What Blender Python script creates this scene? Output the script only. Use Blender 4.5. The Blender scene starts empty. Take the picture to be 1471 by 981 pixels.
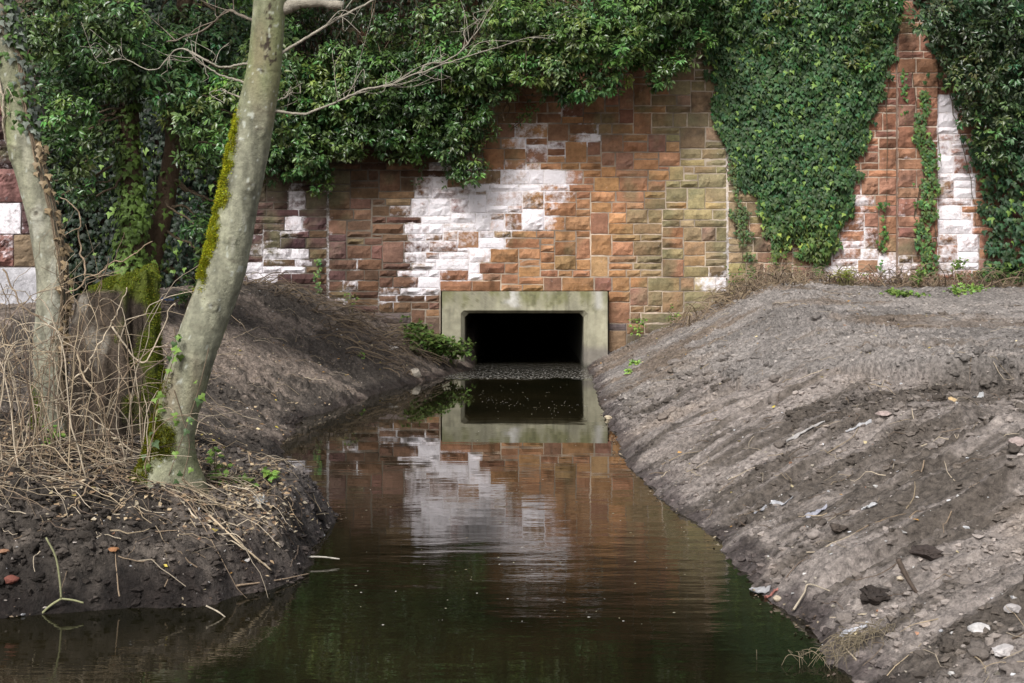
import bpy, math
import numpy as np
from mathutils import Vector

S = bpy.context.scene
RAD = math.radians
# ------------------------------------------------------------------ camera, sky, sun, exposure
CAM_H, FPX, HOR, CX = 1.793, 2000.0, 370.0, 735.5
cd = bpy.data.cameras.new('camera')
cam = bpy.data.objects.new('camera', cd)
S.collection.objects.link(cam)
cam.location = (0, 0, CAM_H)
cam.rotation_euler = (RAD(90), 0, 0)
cd.sensor_width = 36
cd.lens = FPX / 1471 * 36
cd.shift_y = -(490.5 - HOR) / 1471
cd.clip_start = 0.05
cd.clip_end = 2000
S.camera = cam

SUN_EL, SUN_AZ = 43, 203          # azimuth the light comes FROM, clockwise from +Y
w = bpy.data.worlds.new('World')
S.world = w
w.use_nodes = True
nt = w.node_tree
sky = nt.nodes.new('ShaderNodeTexSky')
sky.sky_type = 'NISHITA'
sky.sun_disc = False
sky.sun_elevation = RAD(SUN_EL)
sky.sun_rotation = RAD(SUN_AZ)
sky.air_density = 1.0
sky.dust_density = 4.0
sky.ozone_density = 1.0
mixg = nt.nodes.new('ShaderNodeHueSaturation')
mixg.inputs['Saturation'].default_value = 0.35
nt.links.new(sky.outputs[0], mixg.inputs['Color'])
nt.links.new(mixg.outputs[0], nt.nodes['Background'].inputs['Color'])
nt.nodes['Background'].inputs['Strength'].default_value = 0.11
sl = bpy.data.lights.new('sun', 'SUN')
sl.energy = 2.2
sl.angle = RAD(18)
sl.color = (1.0, 0.985, 0.955)
so = bpy.data.objects.new('sun', sl)
S.collection.objects.link(so)
so.rotation_euler = (RAD(90 - SUN_EL), 0, RAD(180 - SUN_AZ))
S.view_settings.view_transform = 'Standard'
S.view_settings.look = 'None'
S.view_settings.gamma = 1
S.view_settings.use_curve_mapping = False
S.view_settings.exposure = 0.55
S.render.engine = 'CYCLES'
S.cycles.use_denoising = True
S.cycles.max_bounces = 5
S.cycles.diffuse_bounces = 3
S.cycles.glossy_bounces = 3
S.cycles.caustics_reflective = False
S.cycles.caustics_refractive = False

# ------------------------------------------------------------------ numpy noise
def _h(ix, iy, iz, seed):
    h = (ix.astype(np.int64) * 374761393 + iy.astype(np.int64) * 668265263 + iz.astype(np.int64) * 2147483647 + seed * 974634777) & 0xffffffff
    h = ((h ^ (h >> 13)) * 1274126177) & 0xffffffff
    h = ((h ^ (h >> 16)) * 2246822519) & 0xffffffff
    return ((h ^ (h >> 15)) & 0xffffff) / 16777215.0 * 2 - 1

def vn(x, y, z=None, seed=0):
    x = np.asarray(x, float); y = np.asarray(y, float)
    x, y = np.broadcast_arrays(x, y)
    ix = np.floor(x); iy = np.floor(y)
    fx = x - ix; fy = y - iy
    fx = fx * fx * (3 - 2 * fx); fy = fy * fy * (3 - 2 * fy)
    if z is None:
        k = np.zeros_like(ix)
        a = _h(ix, iy, k, seed); b = _h(ix + 1, iy, k, seed)
        c = _h(ix, iy + 1, k, seed); d = _h(ix + 1, iy + 1, k, seed)
        return (a * (1 - fx) + b * fx) * (1 - fy) + (c * (1 - fx) + d * fx) * fy
    z = np.broadcast_to(np.asarray(z, float), x.shape)
    iz = np.floor(z); fz = z - iz; fz = fz * fz * (3 - 2 * fz)
    r = []
    for dz in (0, 1):
        a = _h(ix, iy, iz + dz, seed); b = _h(ix + 1, iy, iz + dz, seed)
        c = _h(ix, iy + 1, iz + dz, seed); d = _h(ix + 1, iy + 1, iz + dz, seed)
        r.append((a * (1 - fx) + b * fx) * (1 - fy) + (c * (1 - fx) + d * fx) * fy)
    return r[0] * (1 - fz) + r[1] * fz

def fbm(x, y, z=None, oct=4, seed=0, gain=0.5):
    t = 0; a = 1; s = 0
    x = np.asarray(x, float); y = np.asarray(y, float)
    for k in range(oct):
        t = t + a * vn(x, y, z, seed + k * 17); s += a
        x = x * 2.03 + 3.1; y = y * 2.03 - 1.7
        if z is not None: z = np.asarray(z) * 2.03 + 0.7
        a *= gain
    return t / s

def sst(a, b, x):
    t = np.clip((np.asarray(x, float) - a) / (b - a), 0, 1)
    return t * t * (3 - 2 * t)

def lerp(a, b, t): return a + (b - a) * t
def nrm(v): return v / np.maximum(np.linalg.norm(v, axis=-1, keepdims=True), 1e-9)

# ------------------------------------------------------------------ mesh helpers
def mk(name, V, F, mat, col=None, parent=None, smooth=False, extra=None):
    """ONE mesh object from vertex array V and a list of face index arrays."""
    V = np.asarray(V, float)
    if not isinstance(F, (list, tuple)): F = [F]
    F = [np.asarray(f, np.int64) for f in F if len(f)]
    me = bpy.data.meshes.new(name)
    nl = sum(f.size for f in F); nf = sum(len(f) for f in F)
    me.vertices.add(len(V)); me.loops.add(nl); me.polygons.add(nf)
    off = np.zeros(3)
    o = bpy.data.objects.new(name, me)
    me.vertices.foreach_set('co', V.astype(np.float32).ravel())
    me.loops.foreach_set('vertex_index', np.concatenate([f.ravel() for f in F]).astype(np.int32))
    tot = np.concatenate([np.full(len(f), f.shape[1]) for f in F])
    st = np.concatenate([[0], np.cumsum(tot)[:-1]])
    me.polygons.foreach_set('loop_start', st.astype(np.int32))
    me.polygons.foreach_set('use_smooth', np.full(nf, smooth))
    me.update(calc_edges=True)
    if col is not None:
        col = np.asarray(col, float)
        if col.ndim == 1: col = np.tile(col, (len(V), 1))
        a = me.color_attributes.new('Col', 'FLOAT_COLOR', 'POINT')
        c4 = np.ones((len(V), 4)); c4[:, :3] = np.clip(col, 0, 1)
        a.data.foreach_set('color', c4.astype(np.float32).ravel())
    for k, v in (extra or {}).items():
        a = me.attributes.new(k, 'FLOAT', 'POINT')
        a.data.foreach_set('value', np.asarray(v, np.float32).ravel())
    me.materials.append(mat)
    S.collection.objects.link(o)
    if parent is not None: o.parent = parent
    return o

def tag(o, label=None, cat=None, group=None, kind=None):
    if label: o['label'] = label
    if cat: o['category'] = cat
    if group: o['group'] = group
    if kind: o['kind'] = kind
    return o

def thing(name, label, cat, loc=(0, 0, 0), group=None):
    o = bpy.data.objects.new(name, None)
    S.collection.objects.link(o)
    o.empty_display_size = 0.2
    return tag(o, label, cat, group)

class Acc:
    """collects geometry into one mesh"""
    def __init__(s): s.V = []; s.F = {}; s.C = []; s.n = 0; s.W = []
    def add(s, V, F, col, wv=0.0):
        V = np.asarray(V, float); col = np.asarray(col, float)
        if col.ndim == 1: col = np.tile(col, (len(V), 1))
        s.V.append(V); s.C.append(col)
        s.W.append(np.broadcast_to(np.asarray(wv, float), (len(V),)))
        for f in (F if isinstance(F, (list, tuple)) else [F]):
            f = np.asarray(f)
            if len(f): s.F.setdefault(f.shape[1], []).append(f + s.n)
        s.n += len(V)
    def build(s, name, mat, parent=None, smooth=False, attr=None):
        V = np.concatenate(s.V); C = np.concatenate(s.C)
        F = [np.concatenate(v) for v in s.F.values()]
        ex = {attr: np.concatenate(s.W)} if attr else None
        return mk(name, V, F, mat, C, parent, smooth, ex)

def grid_faces(nu, nv, wrap=False):
    """vertex index = i*nv + j ; wrap closes j"""
    i = np.arange(nu - 1)[:, None]; j = np.arange(nv if wrap else nv - 1)[None, :]
    j2 = (j + 1) % nv
    a = i * nv + j; b = i * nv + j2; c = (i + 1) * nv + j2; d = (i + 1) * nv + j
    return np.stack(np.broadcast_arrays(a, b, c, d), -1).reshape(-1, 4)

def spline(P, n):
    P = np.asarray(P, float)
    if len(P) < 3:
        t = np.linspace(0, 1, n)[:, None]
        return P[0] * (1 - t) + P[-1] * t
    Q = np.vstack([2 * P[0] - P[1], P, 2 * P[-1] - P[-2]])
    t = np.linspace(0, len(P) - 1 - 1e-6, n)
    i = t.astype(int); f = (t - i)[:, None]
    p0, p1, p2, p3 = Q[i], Q[i + 1], Q[i + 2], Q[i + 3]
    return 0.5 * ((2 * p1) + (-p0 + p2) * f + (2 * p0 - 5 * p1 + 4 * p2 - p3) * f * f + (-p0 + 3 * p1 - 3 * p2 + p3) * f ** 3)

def tube(P, R, seg=6):
    """returns V, faces, unit radial dirs, ring param"""
    P = np.asarray(P, float); n = len(P)
    R = np.broadcast_to(np.asarray(R, float), (n,)) if np.ndim(R) else np.full(n, float(R))
    T = nrm(np.gradient(P, axis=0))
    up = np.array([0, 1.0, 0]) if abs(T[0][1]) < 0.9 else np.array([1.0, 0, 0])
    A = np.zeros_like(P); a = up - T[0] * up.dot(T[0]); a /= np.linalg.norm(a)
    for i in range(n):
        a = a - T[i] * a.dot(T[i]); a = a / max(np.linalg.norm(a), 1e-9); A[i] = a
    B = np.cross(T, A)
    th = np.linspace(0, 2 * np.pi, seg, endpoint=False)
    D = A[:, None, :] * np.cos(th)[None, :, None] + B[:, None, :] * np.sin(th)[None, :, None]
    V = P[:, None, :] + D * R[:, None, None]
    F = [grid_faces(n, seg, True)]
    cap0 = np.arange(seg)[::-1][None, :]; cap1 = (np.arange(seg) + (n - 1) * seg)[None, :]
    return V.reshape(-1, 3), [F[0], cap0, cap1], D.reshape(-1, 3), np.repeat(np.arange(n), seg)

# ------------------------------------------------------------------ materials
def mat(name, rough=0.85, bump=0.0, bscale=60.0, var=0.0, vscale=20.0, spec=0.5, bdist=0.01, stretch=None, white=False, trans=0.0, roughvar=0.0):
    m = bpy.data.materials.new(name); m.use_nodes = True
    t = m.node_tree; N = t.nodes; L = t.links
    b = N['Principled BSDF']
    b.inputs['Roughness'].default_value = rough
    b.inputs['Specular IOR Level'].default_value = spec
    at = N.new('ShaderNodeAttribute'); at.attribute_name = 'Col'
    c = at.outputs['Color']
    geo = N.new('ShaderNodeNewGeometry')
    co = geo.outputs['Position']
    if stretch:
        mp = N.new('ShaderNodeMapping'); mp.inputs['Scale'].default_value = stretch
        L.new(co, mp.inputs['Vector']); co = mp.outputs[0]
    if var:
        nz = N.new('ShaderNodeTexNoise'); nz.inputs['Scale'].default_value = vscale; nz.inputs['Detail'].default_value = 6
        nz.inputs['Roughness'].default_value = 0.65
        L.new(co, nz.inputs['Vector'])
        mr = N.new('ShaderNodeMapRange'); mr.inputs[1].default_value = 0.25; mr.inputs[2].default_value = 0.75
        mr.inputs[3].default_value = 1 - var; mr.inputs[4].default_value = 1 + var
        L.new(nz.outputs[0], mr.inputs[0])
        vm = N.new('ShaderNodeVectorMath'); vm.operation = 'SCALE'
        L.new(c, vm.inputs[0]); L.new(mr.outputs[0], vm.inputs['Scale']); c = vm.outputs[0]
    if white:
        wa = N.new('ShaderNodeAttribute'); wa.attribute_name = 'white'
        n2 = N.new('ShaderNodeTexNoise'); n2.inputs['Scale'].default_value = 13; n2.inputs['Detail'].default_value = 9; n2.inputs['Roughness'].default_value = 0.72
        L.new(geo.outputs['Position'], n2.inputs['Vector'])
        ma = N.new('ShaderNodeMath'); ma.operation = 'MULTIPLY_ADD'; ma.inputs[1].default_value = 3.0; ma.inputs[2].default_value = -1.5 - 0.5
        L.new(n2.outputs[0], ma.inputs[0])
        ad = N.new('ShaderNodeMath'); ad.operation = 'ADD'; L.new(ma.outputs[0], ad.inputs[0]); L.new(wa.outputs['Fac'], ad.inputs[1])
        ml = N.new('ShaderNodeMapRange'); ml.inputs[1].default_value = -0.1; ml.inputs[2].default_value = 0.9; ml.inputs[3].default_value = 0; ml.inputs[4].default_value = 0.92
        L.new(ad.outputs[0], ml.inputs[0])
        mx = N.new('ShaderNodeMix'); mx.data_type = 'RGBA'
        L.new(ml.outputs[0], mx.inputs[0]); L.new(c, mx.inputs[6]); mx.inputs[7].default_value = (0.87, 0.83, 0.87, 1)
        c = mx.outputs[2]
    L.new(c, b.inputs['Base Color'])
    if bump:
        nb = N.new('ShaderNodeTexNoise'); nb.inputs['Scale'].default_value = bscale; nb.inputs['Detail'].default_value = 6; nb.inputs['Roughness'].default_value = 0.7
        L.new(co, nb.inputs['Vector'])
        bp = N.new('ShaderNodeBump'); bp.inputs['Strength'].default_value = bump; bp.inputs['Distance'].default_value = bdist
        L.new(nb.outputs[0], bp.inputs['Height']); L.new(bp.outputs[0], b.inputs['Normal'])
    if trans:
        tr = N.new('ShaderNodeBsdfTranslucent'); L.new(c, tr.inputs['Color'])
        ms = N.new('ShaderNodeMixShader'); ms.inputs[0].default_value = trans
        out = N['Material Output']
        L.new(b.outputs[0], ms.inputs[1]); L.new(tr.outputs[0], ms.inputs[2]); L.new(ms.outputs[0], out.inputs[0])
    if roughvar:
        wr = N.new('ShaderNodeAttribute'); wr.attribute_name = 'wet'
        mw = N.new('ShaderNodeMapRange'); mw.inputs[3].default_value = rough; mw.inputs[4].default_value = roughvar
        L.new(wr.outputs['Fac'], mw.inputs[0]); L.new(mw.outputs[0], b.inputs['Roughness'])
    return m

M_SOIL = mat('soil', 0.92, 1.0, 45, 0.75, 26, 0.25, 0.030, roughvar=0.4)
M_CLOD = mat('soil_crumb', 0.95, 0.8, 90, 0.3, 60, 0.2, 0.01)
M_STONE = mat('sandstone', 0.93, 0.9, 28, 0.26, 16, 0.2, 0.02, white=True)
M_MORTAR = mat('mortar', 0.95, 0.8, 50, 0.25, 12, 0.2, 0.01, white=True)
M_CONC = mat('concrete', 0.9, 0.35, 40, 0.22, 9, 0.25, 0.01)
M_BARK = mat('smooth_bark', 0.8, 0.8, 60, 0.34, 36, 0.3, 0.010)
M_RBARK = mat('rough_bark', 0.95, 1.0, 50, 0.35, 30, 0.2, 0.02)
M_TWIG = mat('dead_twig', 0.8, 0.3, 150, 0.25, 60, 0.3)
M_LEAF = mat('ivy_leaf', 0.33, 0, 1, 0.12, 30, 0.5, trans=0.2)
M_LEAF2 = mat('ivy_wall_leaf', 0.5, 0, 1, 0.15, 25, 0.25, trans=0.1)
M_MOSS = mat('moss', 0.95, 0, 1, 0.3, 60, 0.1, trans=0.15)
M_ROCK = mat('small_stone', 0.9, 0.5, 60, 0.25, 50, 0.3)
M_PLAST = mat('weathered_plastic', 0.55, 0.3, 80, 0.1, 40, 0.4)

# water
M_WATER = bpy.data.materials.new('stream_water'); M_WATER.use_nodes = True
t = M_WATER.node_tree; N = t.nodes; L = t.links; b = N['Principled BSDF']
b.inputs['IOR'].default_value = 1.33
b.inputs['Roughness'].default_value = 0.015
geo = N.new('ShaderNodeNewGeometry')
sep = N.new('ShaderNodeSeparateXYZ'); L.new(geo.outputs['Position'], sep.inputs[0])
nz = N.new('ShaderNodeTexNoise'); nz.inputs['Scale'].default_value = 0.6; nz.inputs['Detail'].default_value = 3
L.new(geo.outputs['Position'], nz.inputs['Vector'])
cr = N.new('ShaderNodeValToRGB'); cr.color_ramp.elements[0].position = .35; cr.color_ramp.elements[1].position = .7
cr.color_ramp.elements[0].color = (0.006, 0.006, 0.003, 1); cr.color_ramp.elements[1].color = (0.019, 0.015, 0.007, 1)
L.new(nz.outputs[0], cr.inputs[0])
def wnoise(sc, det, scale):
    mp = N.new('ShaderNodeMapping'); mp.inputs['Scale'].default_value = sc
    L.new(geo.outputs['Position'], mp.inputs['Vector'])
    n = N.new('ShaderNodeTexNoise'); n.inputs['Scale'].default_value = scale; n.inputs['Detail'].default_value = det
    L.new(mp.outputs[0], n.inputs['Vector']); return n.outputs[0]
def mathn(op, a, b_, c_=None):
    m = N.new('ShaderNodeMath'); m.operation = op
    for k, v in enumerate((a, b_, c_)):
        if v is None: continue
        if hasattr(v, 'links'): L.new(v, m.inputs[k])
        else: m.inputs[k].default_value = v
    return m.outputs[0]
r1 = wnoise((1.7, 5.0, 1), 1.5, 1.0)
r2 = wnoise((8, 22, 1), 2, 1.0)
big = wnoise((0.5, 0.9, 1), 1, 1.0)
near = N.new('ShaderNodeMapRange'); near.interpolation_type = 'SMOOTHSTEP'
near.inputs[1].default_value = 14; near.inputs[2].default_value = 7.0; near.inputs[3].default_value = 0.16; near.inputs[4].default_value = 1
L.new(sep.outputs[1], near.inputs[0])
gate = N.new('ShaderNodeMapRange'); gate.inputs[1].default_value = .35; gate.inputs[2].default_value = .65; gate.inputs[3].default_value = 0.35; gate.inputs[4].default_value = 1
L.new(big, gate.inputs[0])
h1 = mathn('MULTIPLY', mathn('ADD', r1, mathn('MULTIPLY', mathn('MULTIPLY', r2, 0.30), near.outputs[0])), mathn('MULTIPLY', near.outputs[0], gate.outputs[0]))
# rougher flow at the culvert mouth
edge = wnoise((2.2, 0, 0), 2, 1.0)
ysh = mathn('ADD', sep.outputs[1], mathn('MULTIPLY', edge, -1.6))
mouth = N.new('ShaderNodeMapRange'); mouth.inputs[1].default_value = 19.65; mouth.inputs[2].default_value = 19.95
L.new(ysh, mouth.inputs[0])
rm = wnoise((9, 3.2, 1), 2, 1.0)
fo = wnoise((26, 7, 1), 3, 1.0)
fr = N.new('ShaderNodeMapRange'); fr.inputs[1].default_value = .42; fr.inputs[2].default_value = .68; fr.inputs[3].default_value = 0; fr.inputs[4].default_value = 1
L.new(fo, fr.inputs[0])
inn = N.new('ShaderNodeMapRange'); inn.inputs[1].default_value = 24.5; inn.inputs[2].default_value = 20.5
L.new(sep.outputs[1], inn.inputs[0])
fm = mathn('MULTIPLY', mathn('MULTIPLY', fr.outputs[0], mouth.outputs[0]), inn.outputs[0])
fx_ = N.new('ShaderNodeMix'); fx_.data_type = 'RGBA'; L.new(fm, fx_.inputs[0]); L.new(cr.outputs[0], fx_.inputs[6]); fx_.inputs[7].default_value = (0.26, 0.25, 0.23, 1)
L.new(fx_.outputs[2], b.inputs['Base Color'])
rf = N.new('ShaderNodeMapRange'); rf.inputs[3].default_value = 0.015; rf.inputs[4].default_value = 0.6
L.new(fm, rf.inputs[0]); L.new(rf.outputs[0], b.inputs['Roughness'])
h2 = mathn('MULTIPLY', mathn('MULTIPLY', rm, mouth.outputs[0]), 9.0)
hh = mathn('ADD', mathn('MULTIPLY', h1, 1.0), h2)
bp = N.new('ShaderNodeBump'); bp.inputs['Strength'].default_value = 1.0; bp.inputs['Distance'].default_value = 0.0036
L.new(hh, bp.inputs['Height']); L.new(bp.outputs[0], b.inputs['Normal'])

# ------------------------------------------------------------------ terrain
WATER = np.array([(-0.62, 38), (-0.62, 22.3), (-0.95, 21.2), (-1.26, 20.1), (-1.66, 18.9), (-1.97, 16.9), (-2.3, 15.6), (-2.23, 13.8), (-2.05, 12.6), (-1.74, 11.2), (-1.46, 10.3), (-1.22, 9.7),
                  (-1.22, 8.9), (-1.15, 8.1), (-1.18, 7.75), (-1.34, 7.5), (-1.6, 7.15), (-1.95, 7.12), (-2.5, 6.9), (-4, 6.6), (-9, 5.5), (-14, -12),
                  (6, -12), (2.2, -3), (1.65, 3), (1.45, 5.2), (1.37, 6.1), (1.38, 6.8), (1.31, 7.57), (1.26, 8.97), (1.13, 10.2), (1.0, 11.4), (0.98, 12.6), (1.0, 14.4), (1.08, 16.5), (1.16, 18.9), (1.2, 20.5), (1.22, 22.6), (1.22, 38)])

def sdist(x, y, poly):
    """distance to polygon outline, negative inside"""
    x = np.asarray(x, float); y = np.asarray(y, float)
    best = np.full(x.shape, 1e9); ins = np.zeros(x.shape, bool)
    n = len(poly)
    for i in range(n):
        ax, ay = poly[i]; bx, by = poly[(i + 1) % n]
        dx, dy = bx - ax, by - ay
        tt = np.clip(((x - ax) * dx + (y - ay) * dy) / (dx * dx + dy * dy), 0, 1)
        d = (x - ax - tt * dx) ** 2 + (y - ay - tt * dy) ** 2
        best = np.minimum(best, d)
        if ay != by:
            c = ((ay > y) != (by > y)) & (x < dx * (y - ay) / (by - ay) + ax)
            ins ^= c
    d = np.sqrt(best)
    return np.where(ins, -d, d)

def smin(a, b, k):
    h = np.clip(0.5 + 0.5 * (b - a) / k, 0, 1)
    return b * (1 - h) + a * h - k * h * (1 - h)

def H(x, y, full=False):
    x = np.asarray(x, float); y = np.asarray(y, float)
    x, y = np.broadcast_arrays(x, y)
    d = sdist(x, y, WATER)
    d = d + 0.08 * fbm(x * 2.6, y * 2.6, seed=3) * sst(23, 21, y) + 0.035 * fbm(x * 9, y * 9, seed=4)
    right = x > 0
    dp = np.maximum(d, 0)
    # right bank: dug slope, lip, then plateau
    capR = 0.98 + 0.43 * sst(12.5, 24, y) - 0.02 * (x - 3)
    step = sst(-0.04, 0.05, np.where(x > 2.2, y - (11.05 + 0.30 * fbm(x * 1.3, x * 0, seed=9) + .16 * fbm(x * 5, y * 3, oct=4, seed=10, gain=.65) + np.maximum(0, 3.2 - x) * 2.6), -1))
    scoop = .15 * np.exp(-((y - 10.72) / .28) ** 2) * sst(2.3, 2.8, x) * (1 + .8 * fbm(x * 3, y * 3, seed=14))
    lowR = np.where(dp < 1.75, 0.42 * dp, 0.735 + 0.03 * (dp - 1.75))
    steepfar = lerp(0.43, 0.47, sst(13, 19, y))
    lowR = lowR - scoop
    upR = smin(steepfar * dp + 0.03, capR, 0.09)
    zR = lerp(lowR, upR, np.maximum(step, sst(14.2, 16, y)))
    zR = np.where(dp > 3.2, lerp(zR, upR, sst(4.5, 7, dp)), zR)
    # bucket scrapes running up the slope
    slope_m = sst(0.0, 0.25, dp) * sst(16, 13, y) * (1 - 0.85 * step)
    yy = y - .33 * (x - 1.5) + .30 * fbm(x * .55, y * .8, oct=3, seed=24)
    scr = 0.06 * fbm(x * 0.35 + 0.3 * y, yy * 3.1, oct=3, seed=21) + 0.046 * (1 - 2.2 * np.abs(fbm(x * 0.9, yy * 7, oct=3, seed=22))) * sst(-.5, .3, fbm(x * 1.1, y * 1.3, oct=3, seed=25)) + .020 * fbm(x * 1.2, yy * 22, oct=3, seed=23, gain=.7)
    zR = zR + slope_m * scr
    for gy, amp, x0, x1 in ((7.05, .075, 1.5, 4), (7.95, .03, 1.6, 4), (8.75, .045, 1.7, 4.2), (9.7, .035, 1.3, 4), (10.55, .03, 1.1, 3), (11.6, .055, 1.1, 3), (12.6, .035, 1.2, 2.7), (13.5, .04, 1.2, 2.6)):
        g = y - (gy + 0.33 * (x - 1.5) + 0.06 * fbm(x * 1.4, x * 0 + gy, oct=3, seed=31))
        zR = zR + amp * (sst(-0.03, 0.03, g) * np.exp(-np.maximum(g, 0) / 0.30) - 0.35 * np.exp(-(g + 0.08) ** 2 / 0.004)) * sst(x0 - .2, x0 + .3, x) * sst(x1 + .5, x1, x) * slope_m
    zR = zR + .06 * fbm(x * .8, y * 1.6, oct=3, seed=12) * np.maximum(step, sst(13.5, 16, y)) * sst(.5, 1.2, dp)
    # left bank
    capL = 0.50 + 0.78 * sst(9.3, 15.5, y) + 0.08 * sst(15, 22, y) - .42 * sst(-4.6, -7, x) * sst(14, 20, y)
    capL = capL + 0.10 * np.exp(-((x + 2.9) ** 2 + (y - 8.8) ** 2) / 0.8)
    nearL = sst(11.5, 9.5, y)
    sl_ = lerp(0.46 * dp, 0.20 * sst(0, 0.22, dp) + 0.33 * dp, nearL)
    zL = smin(sl_, capL, 0.15)
    z = np.where(right, zR, zL)
    z = np.where(y > 21.5, np.where(right, zR, lerp(zL, np.minimum(zL, .46 * dp), 1)), z)
    # crumbly soil relief
    clumpy = sst(-0.1, 0.5, fbm(x * 1.1, y * 1.1, seed=41))
    rg = lerp(0.022, 0.05, clumpy)
    rL = rg * (2.4 + 0.5 * nearL)
    rR = rg * lerp(1.15, 2.2, np.maximum(step, sst(13, 16, y))) + 0.06 * np.exp(-((y - 10.85) / 0.35) ** 2) * (x > 2.5) * (np.abs(y - 10.85) < 1.5)
    rr = np.where(right, rR, rL) * sst(0, 0.15, dp)
    ax = np.where(right, lerp(2.0, 5.0, np.maximum(np.maximum(step, sst(13.5, 15.5, y)), sst(.5, .0, dp))), 5.0); yq = np.where(right, y - .33 * (x - 1.5), y)
    z = z + rr * (fbm(x * ax, yq * lerp(9, 5, (ax - 2) / 3), oct=5, seed=51, gain=0.76)) + 0.85 * rr * np.abs(fbm(x * 13, y * 13, oct=4, seed=52, gain=.65)) - .5 * rr * sst(.25, .6, fbm(x * 8, y * 14, oct=3, seed=53))
    # bed
    zb = -0.06 - 0.55 * sst(0, 1.0, -d) + 0.02 * fbm(x * 3, y * 3, seed=6)
    z = np.where(d < 0, np.minimum(zb, -0.03 + d * 0.6), z - 0.02 * (1 - sst(0, .08, dp)))
    # far ground outside the place
    far = sst(10, 20, np.maximum(np.abs(x) - 4, -y * 1.5))
    z = np.where(d > 0, lerp(z, 1.2, far), z)
    z = np.where((y > 23.4) & (d > 0), 0.6, z)
    if full: return z, d, step, slope_m, clumpy
    return z

def W(px, py, Y): return np.array([(px - CX) * Y / FPX, Y, CAM_H - (py - HOR) * Y / FPX])

def G(px, py, lo=5.0):
    """point of the ground seen at that pixel"""
    Y = np.linspace(lo, 23, 1400)
    X = (px - CX) * Y / FPX; Z = CAM_H - (py - HOR) * Y / FPX
    h = np.maximum(H(X, Y), 0)
    k = np.argmax(Z <= h)
    if not (Z <= h).any(): k = len(Y) - 1
    return np.array([X[k], Y[k], h[k]])

xs = np.concatenate([[-400, -120, -50], np.linspace(-30, -9, 30), np.linspace(-8.8, -4.6, 90), np.arange(-4.5, -1.0, 0.0125), np.arange(-1.0, .88, .05), np.arange(.9, 4.5, 0.0125), np.linspace(4.55, 9, 120), np.linspace(9.3, 30, 30), [50, 120, 400]])
ys = np.concatenate([[-400, -120, -50], np.linspace(-30, 4, 50), np.arange(4.2, 4.9, .05), np.arange(4.9, 12.5, 0.0125), np.arange(12.5, 23.1, 0.035), np.linspace(23.2, 39, 20), [60, 120, 400]])
GX, GY = np.meshgrid(xs, ys, indexing='ij')
z, d, step, slope_m, clumpy = H(GX, GY, True)
V = np.stack([GX, GY, z], -1).reshape(-1, 3)
def soil_colour(x, y, z, d, step, slope_m):
    r = (x > 0)
    n1 = fbm(x * 0.9, y * 0.9, oct=4, seed=61)[..., None]
    n2 = fbm(x * 7, y * 7, oct=4, seed=62)[..., None]
    n3 = fbm(x * 1.2, (y - .33 * (x - 1.5) + .30 * fbm(x * .55, y * .8, oct=3, seed=24)) * 7, oct=4, seed=63)[..., None]
    dark = np.array([.085, .071, .060]); mid = np.array([.245, .212, .192]); sand = np.array([.42, .34, .275]); grey = np.array([.275, .25, .232])
    t1 = sst(-0.42, 0.22, n1 * .35 + n3 * .85 + n2 * .35)
    cR = dark * 1.35 * (1 - t1) + mid * 1.22 * t1
    warm = sst(.0, .8, n1 + 0.55 * (sst(9.5, 6.5, y) * sst(2.0, 2.6, x))[..., None])
    cR = lerp(cR, sand, warm * 0.75)
    plat = np.maximum(step, sst(14, 17, y))[..., None]
    lip_soil_shade = np.exp(-((y - 10.75) / .32) ** 2) * sst(2.3, 2.7, x) * (1 - step) * sst(-.5, .2, n2[..., 0] + n1[..., 0])
    cR = lerp(cR, dark * .75, (lip_soil_shade * .92)[..., None])  # dark soil plus shade of the overhanging lip, painted into the colour
    br = sst(.05, .5, fbm(x * .7, y * 1.4, oct=4, seed=66) + .35 * np.exp(-((x - 2.2) / .8) ** 2 - ((y - 18.5) / 3) ** 2))[..., None]
    cR = lerp(cR, lerp(grey * .8, grey * 1.1, sst(-.3, .4, n2 + n1)), plat * 0.75)
    cR = lerp(cR, np.array([.17, .125, .09]) * (1 + .5 * n2), plat * br * .75)
    t2 = sst(-0.3, 0.5, n1 + n2 * .7)
    cL = lerp(dark * 0.6, dark * 1.65, t2)
    tL = (sst(-2.2, -1.5, x) * sst(8.2, 9.0, y) * sst(-.4, .2, n2[..., 0] + n1[..., 0] + .3))[..., None]
    cL = lerp(cL, mid * .75, tL * .8)
    farL = sst(10.5, 15, y)[..., None]
    cL = lerp(cL, lerp(dark * 1.05, np.array([.25, .20, .165]), t2), farL)
    c = np.where(r[..., None], cR, cL)
    wet = sst(0.24, 0.03, d + 0.14 * n2[..., 0])
    c = lerp(c, c * np.array([.40, .38, .40]), wet[..., None])
    c = np.where((d < 0)[..., None], np.array([.05, .045, .025]), c)
    return c, wet
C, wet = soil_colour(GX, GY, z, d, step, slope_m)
def _bil(A, x, y):
    x = np.asarray(x, float); y = np.asarray(y, float); x, y = np.broadcast_arrays(x, y)
    i = np.clip(np.searchsorted(xs, x) - 1, 0, len(xs) - 2); j = np.clip(np.searchsorted(ys, y) - 1, 0, len(ys) - 2)
    fx = (x - xs[i]) / (xs[i + 1] - xs[i]); fy = (y - ys[j]) / (ys[j + 1] - ys[j])
    return (A[i, j] * (1 - fx) + A[i + 1, j] * fx) * (1 - fy) + (A[i, j + 1] * (1 - fx) + A[i + 1, j + 1] * fx) * fy
_G = (z, d, step, slope_m, clumpy)
def H(x, y, full=False):
    if full: return tuple(_bil(a_, x, y) for a_ in _G)
    return _bil(_G[0], x, y)
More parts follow.
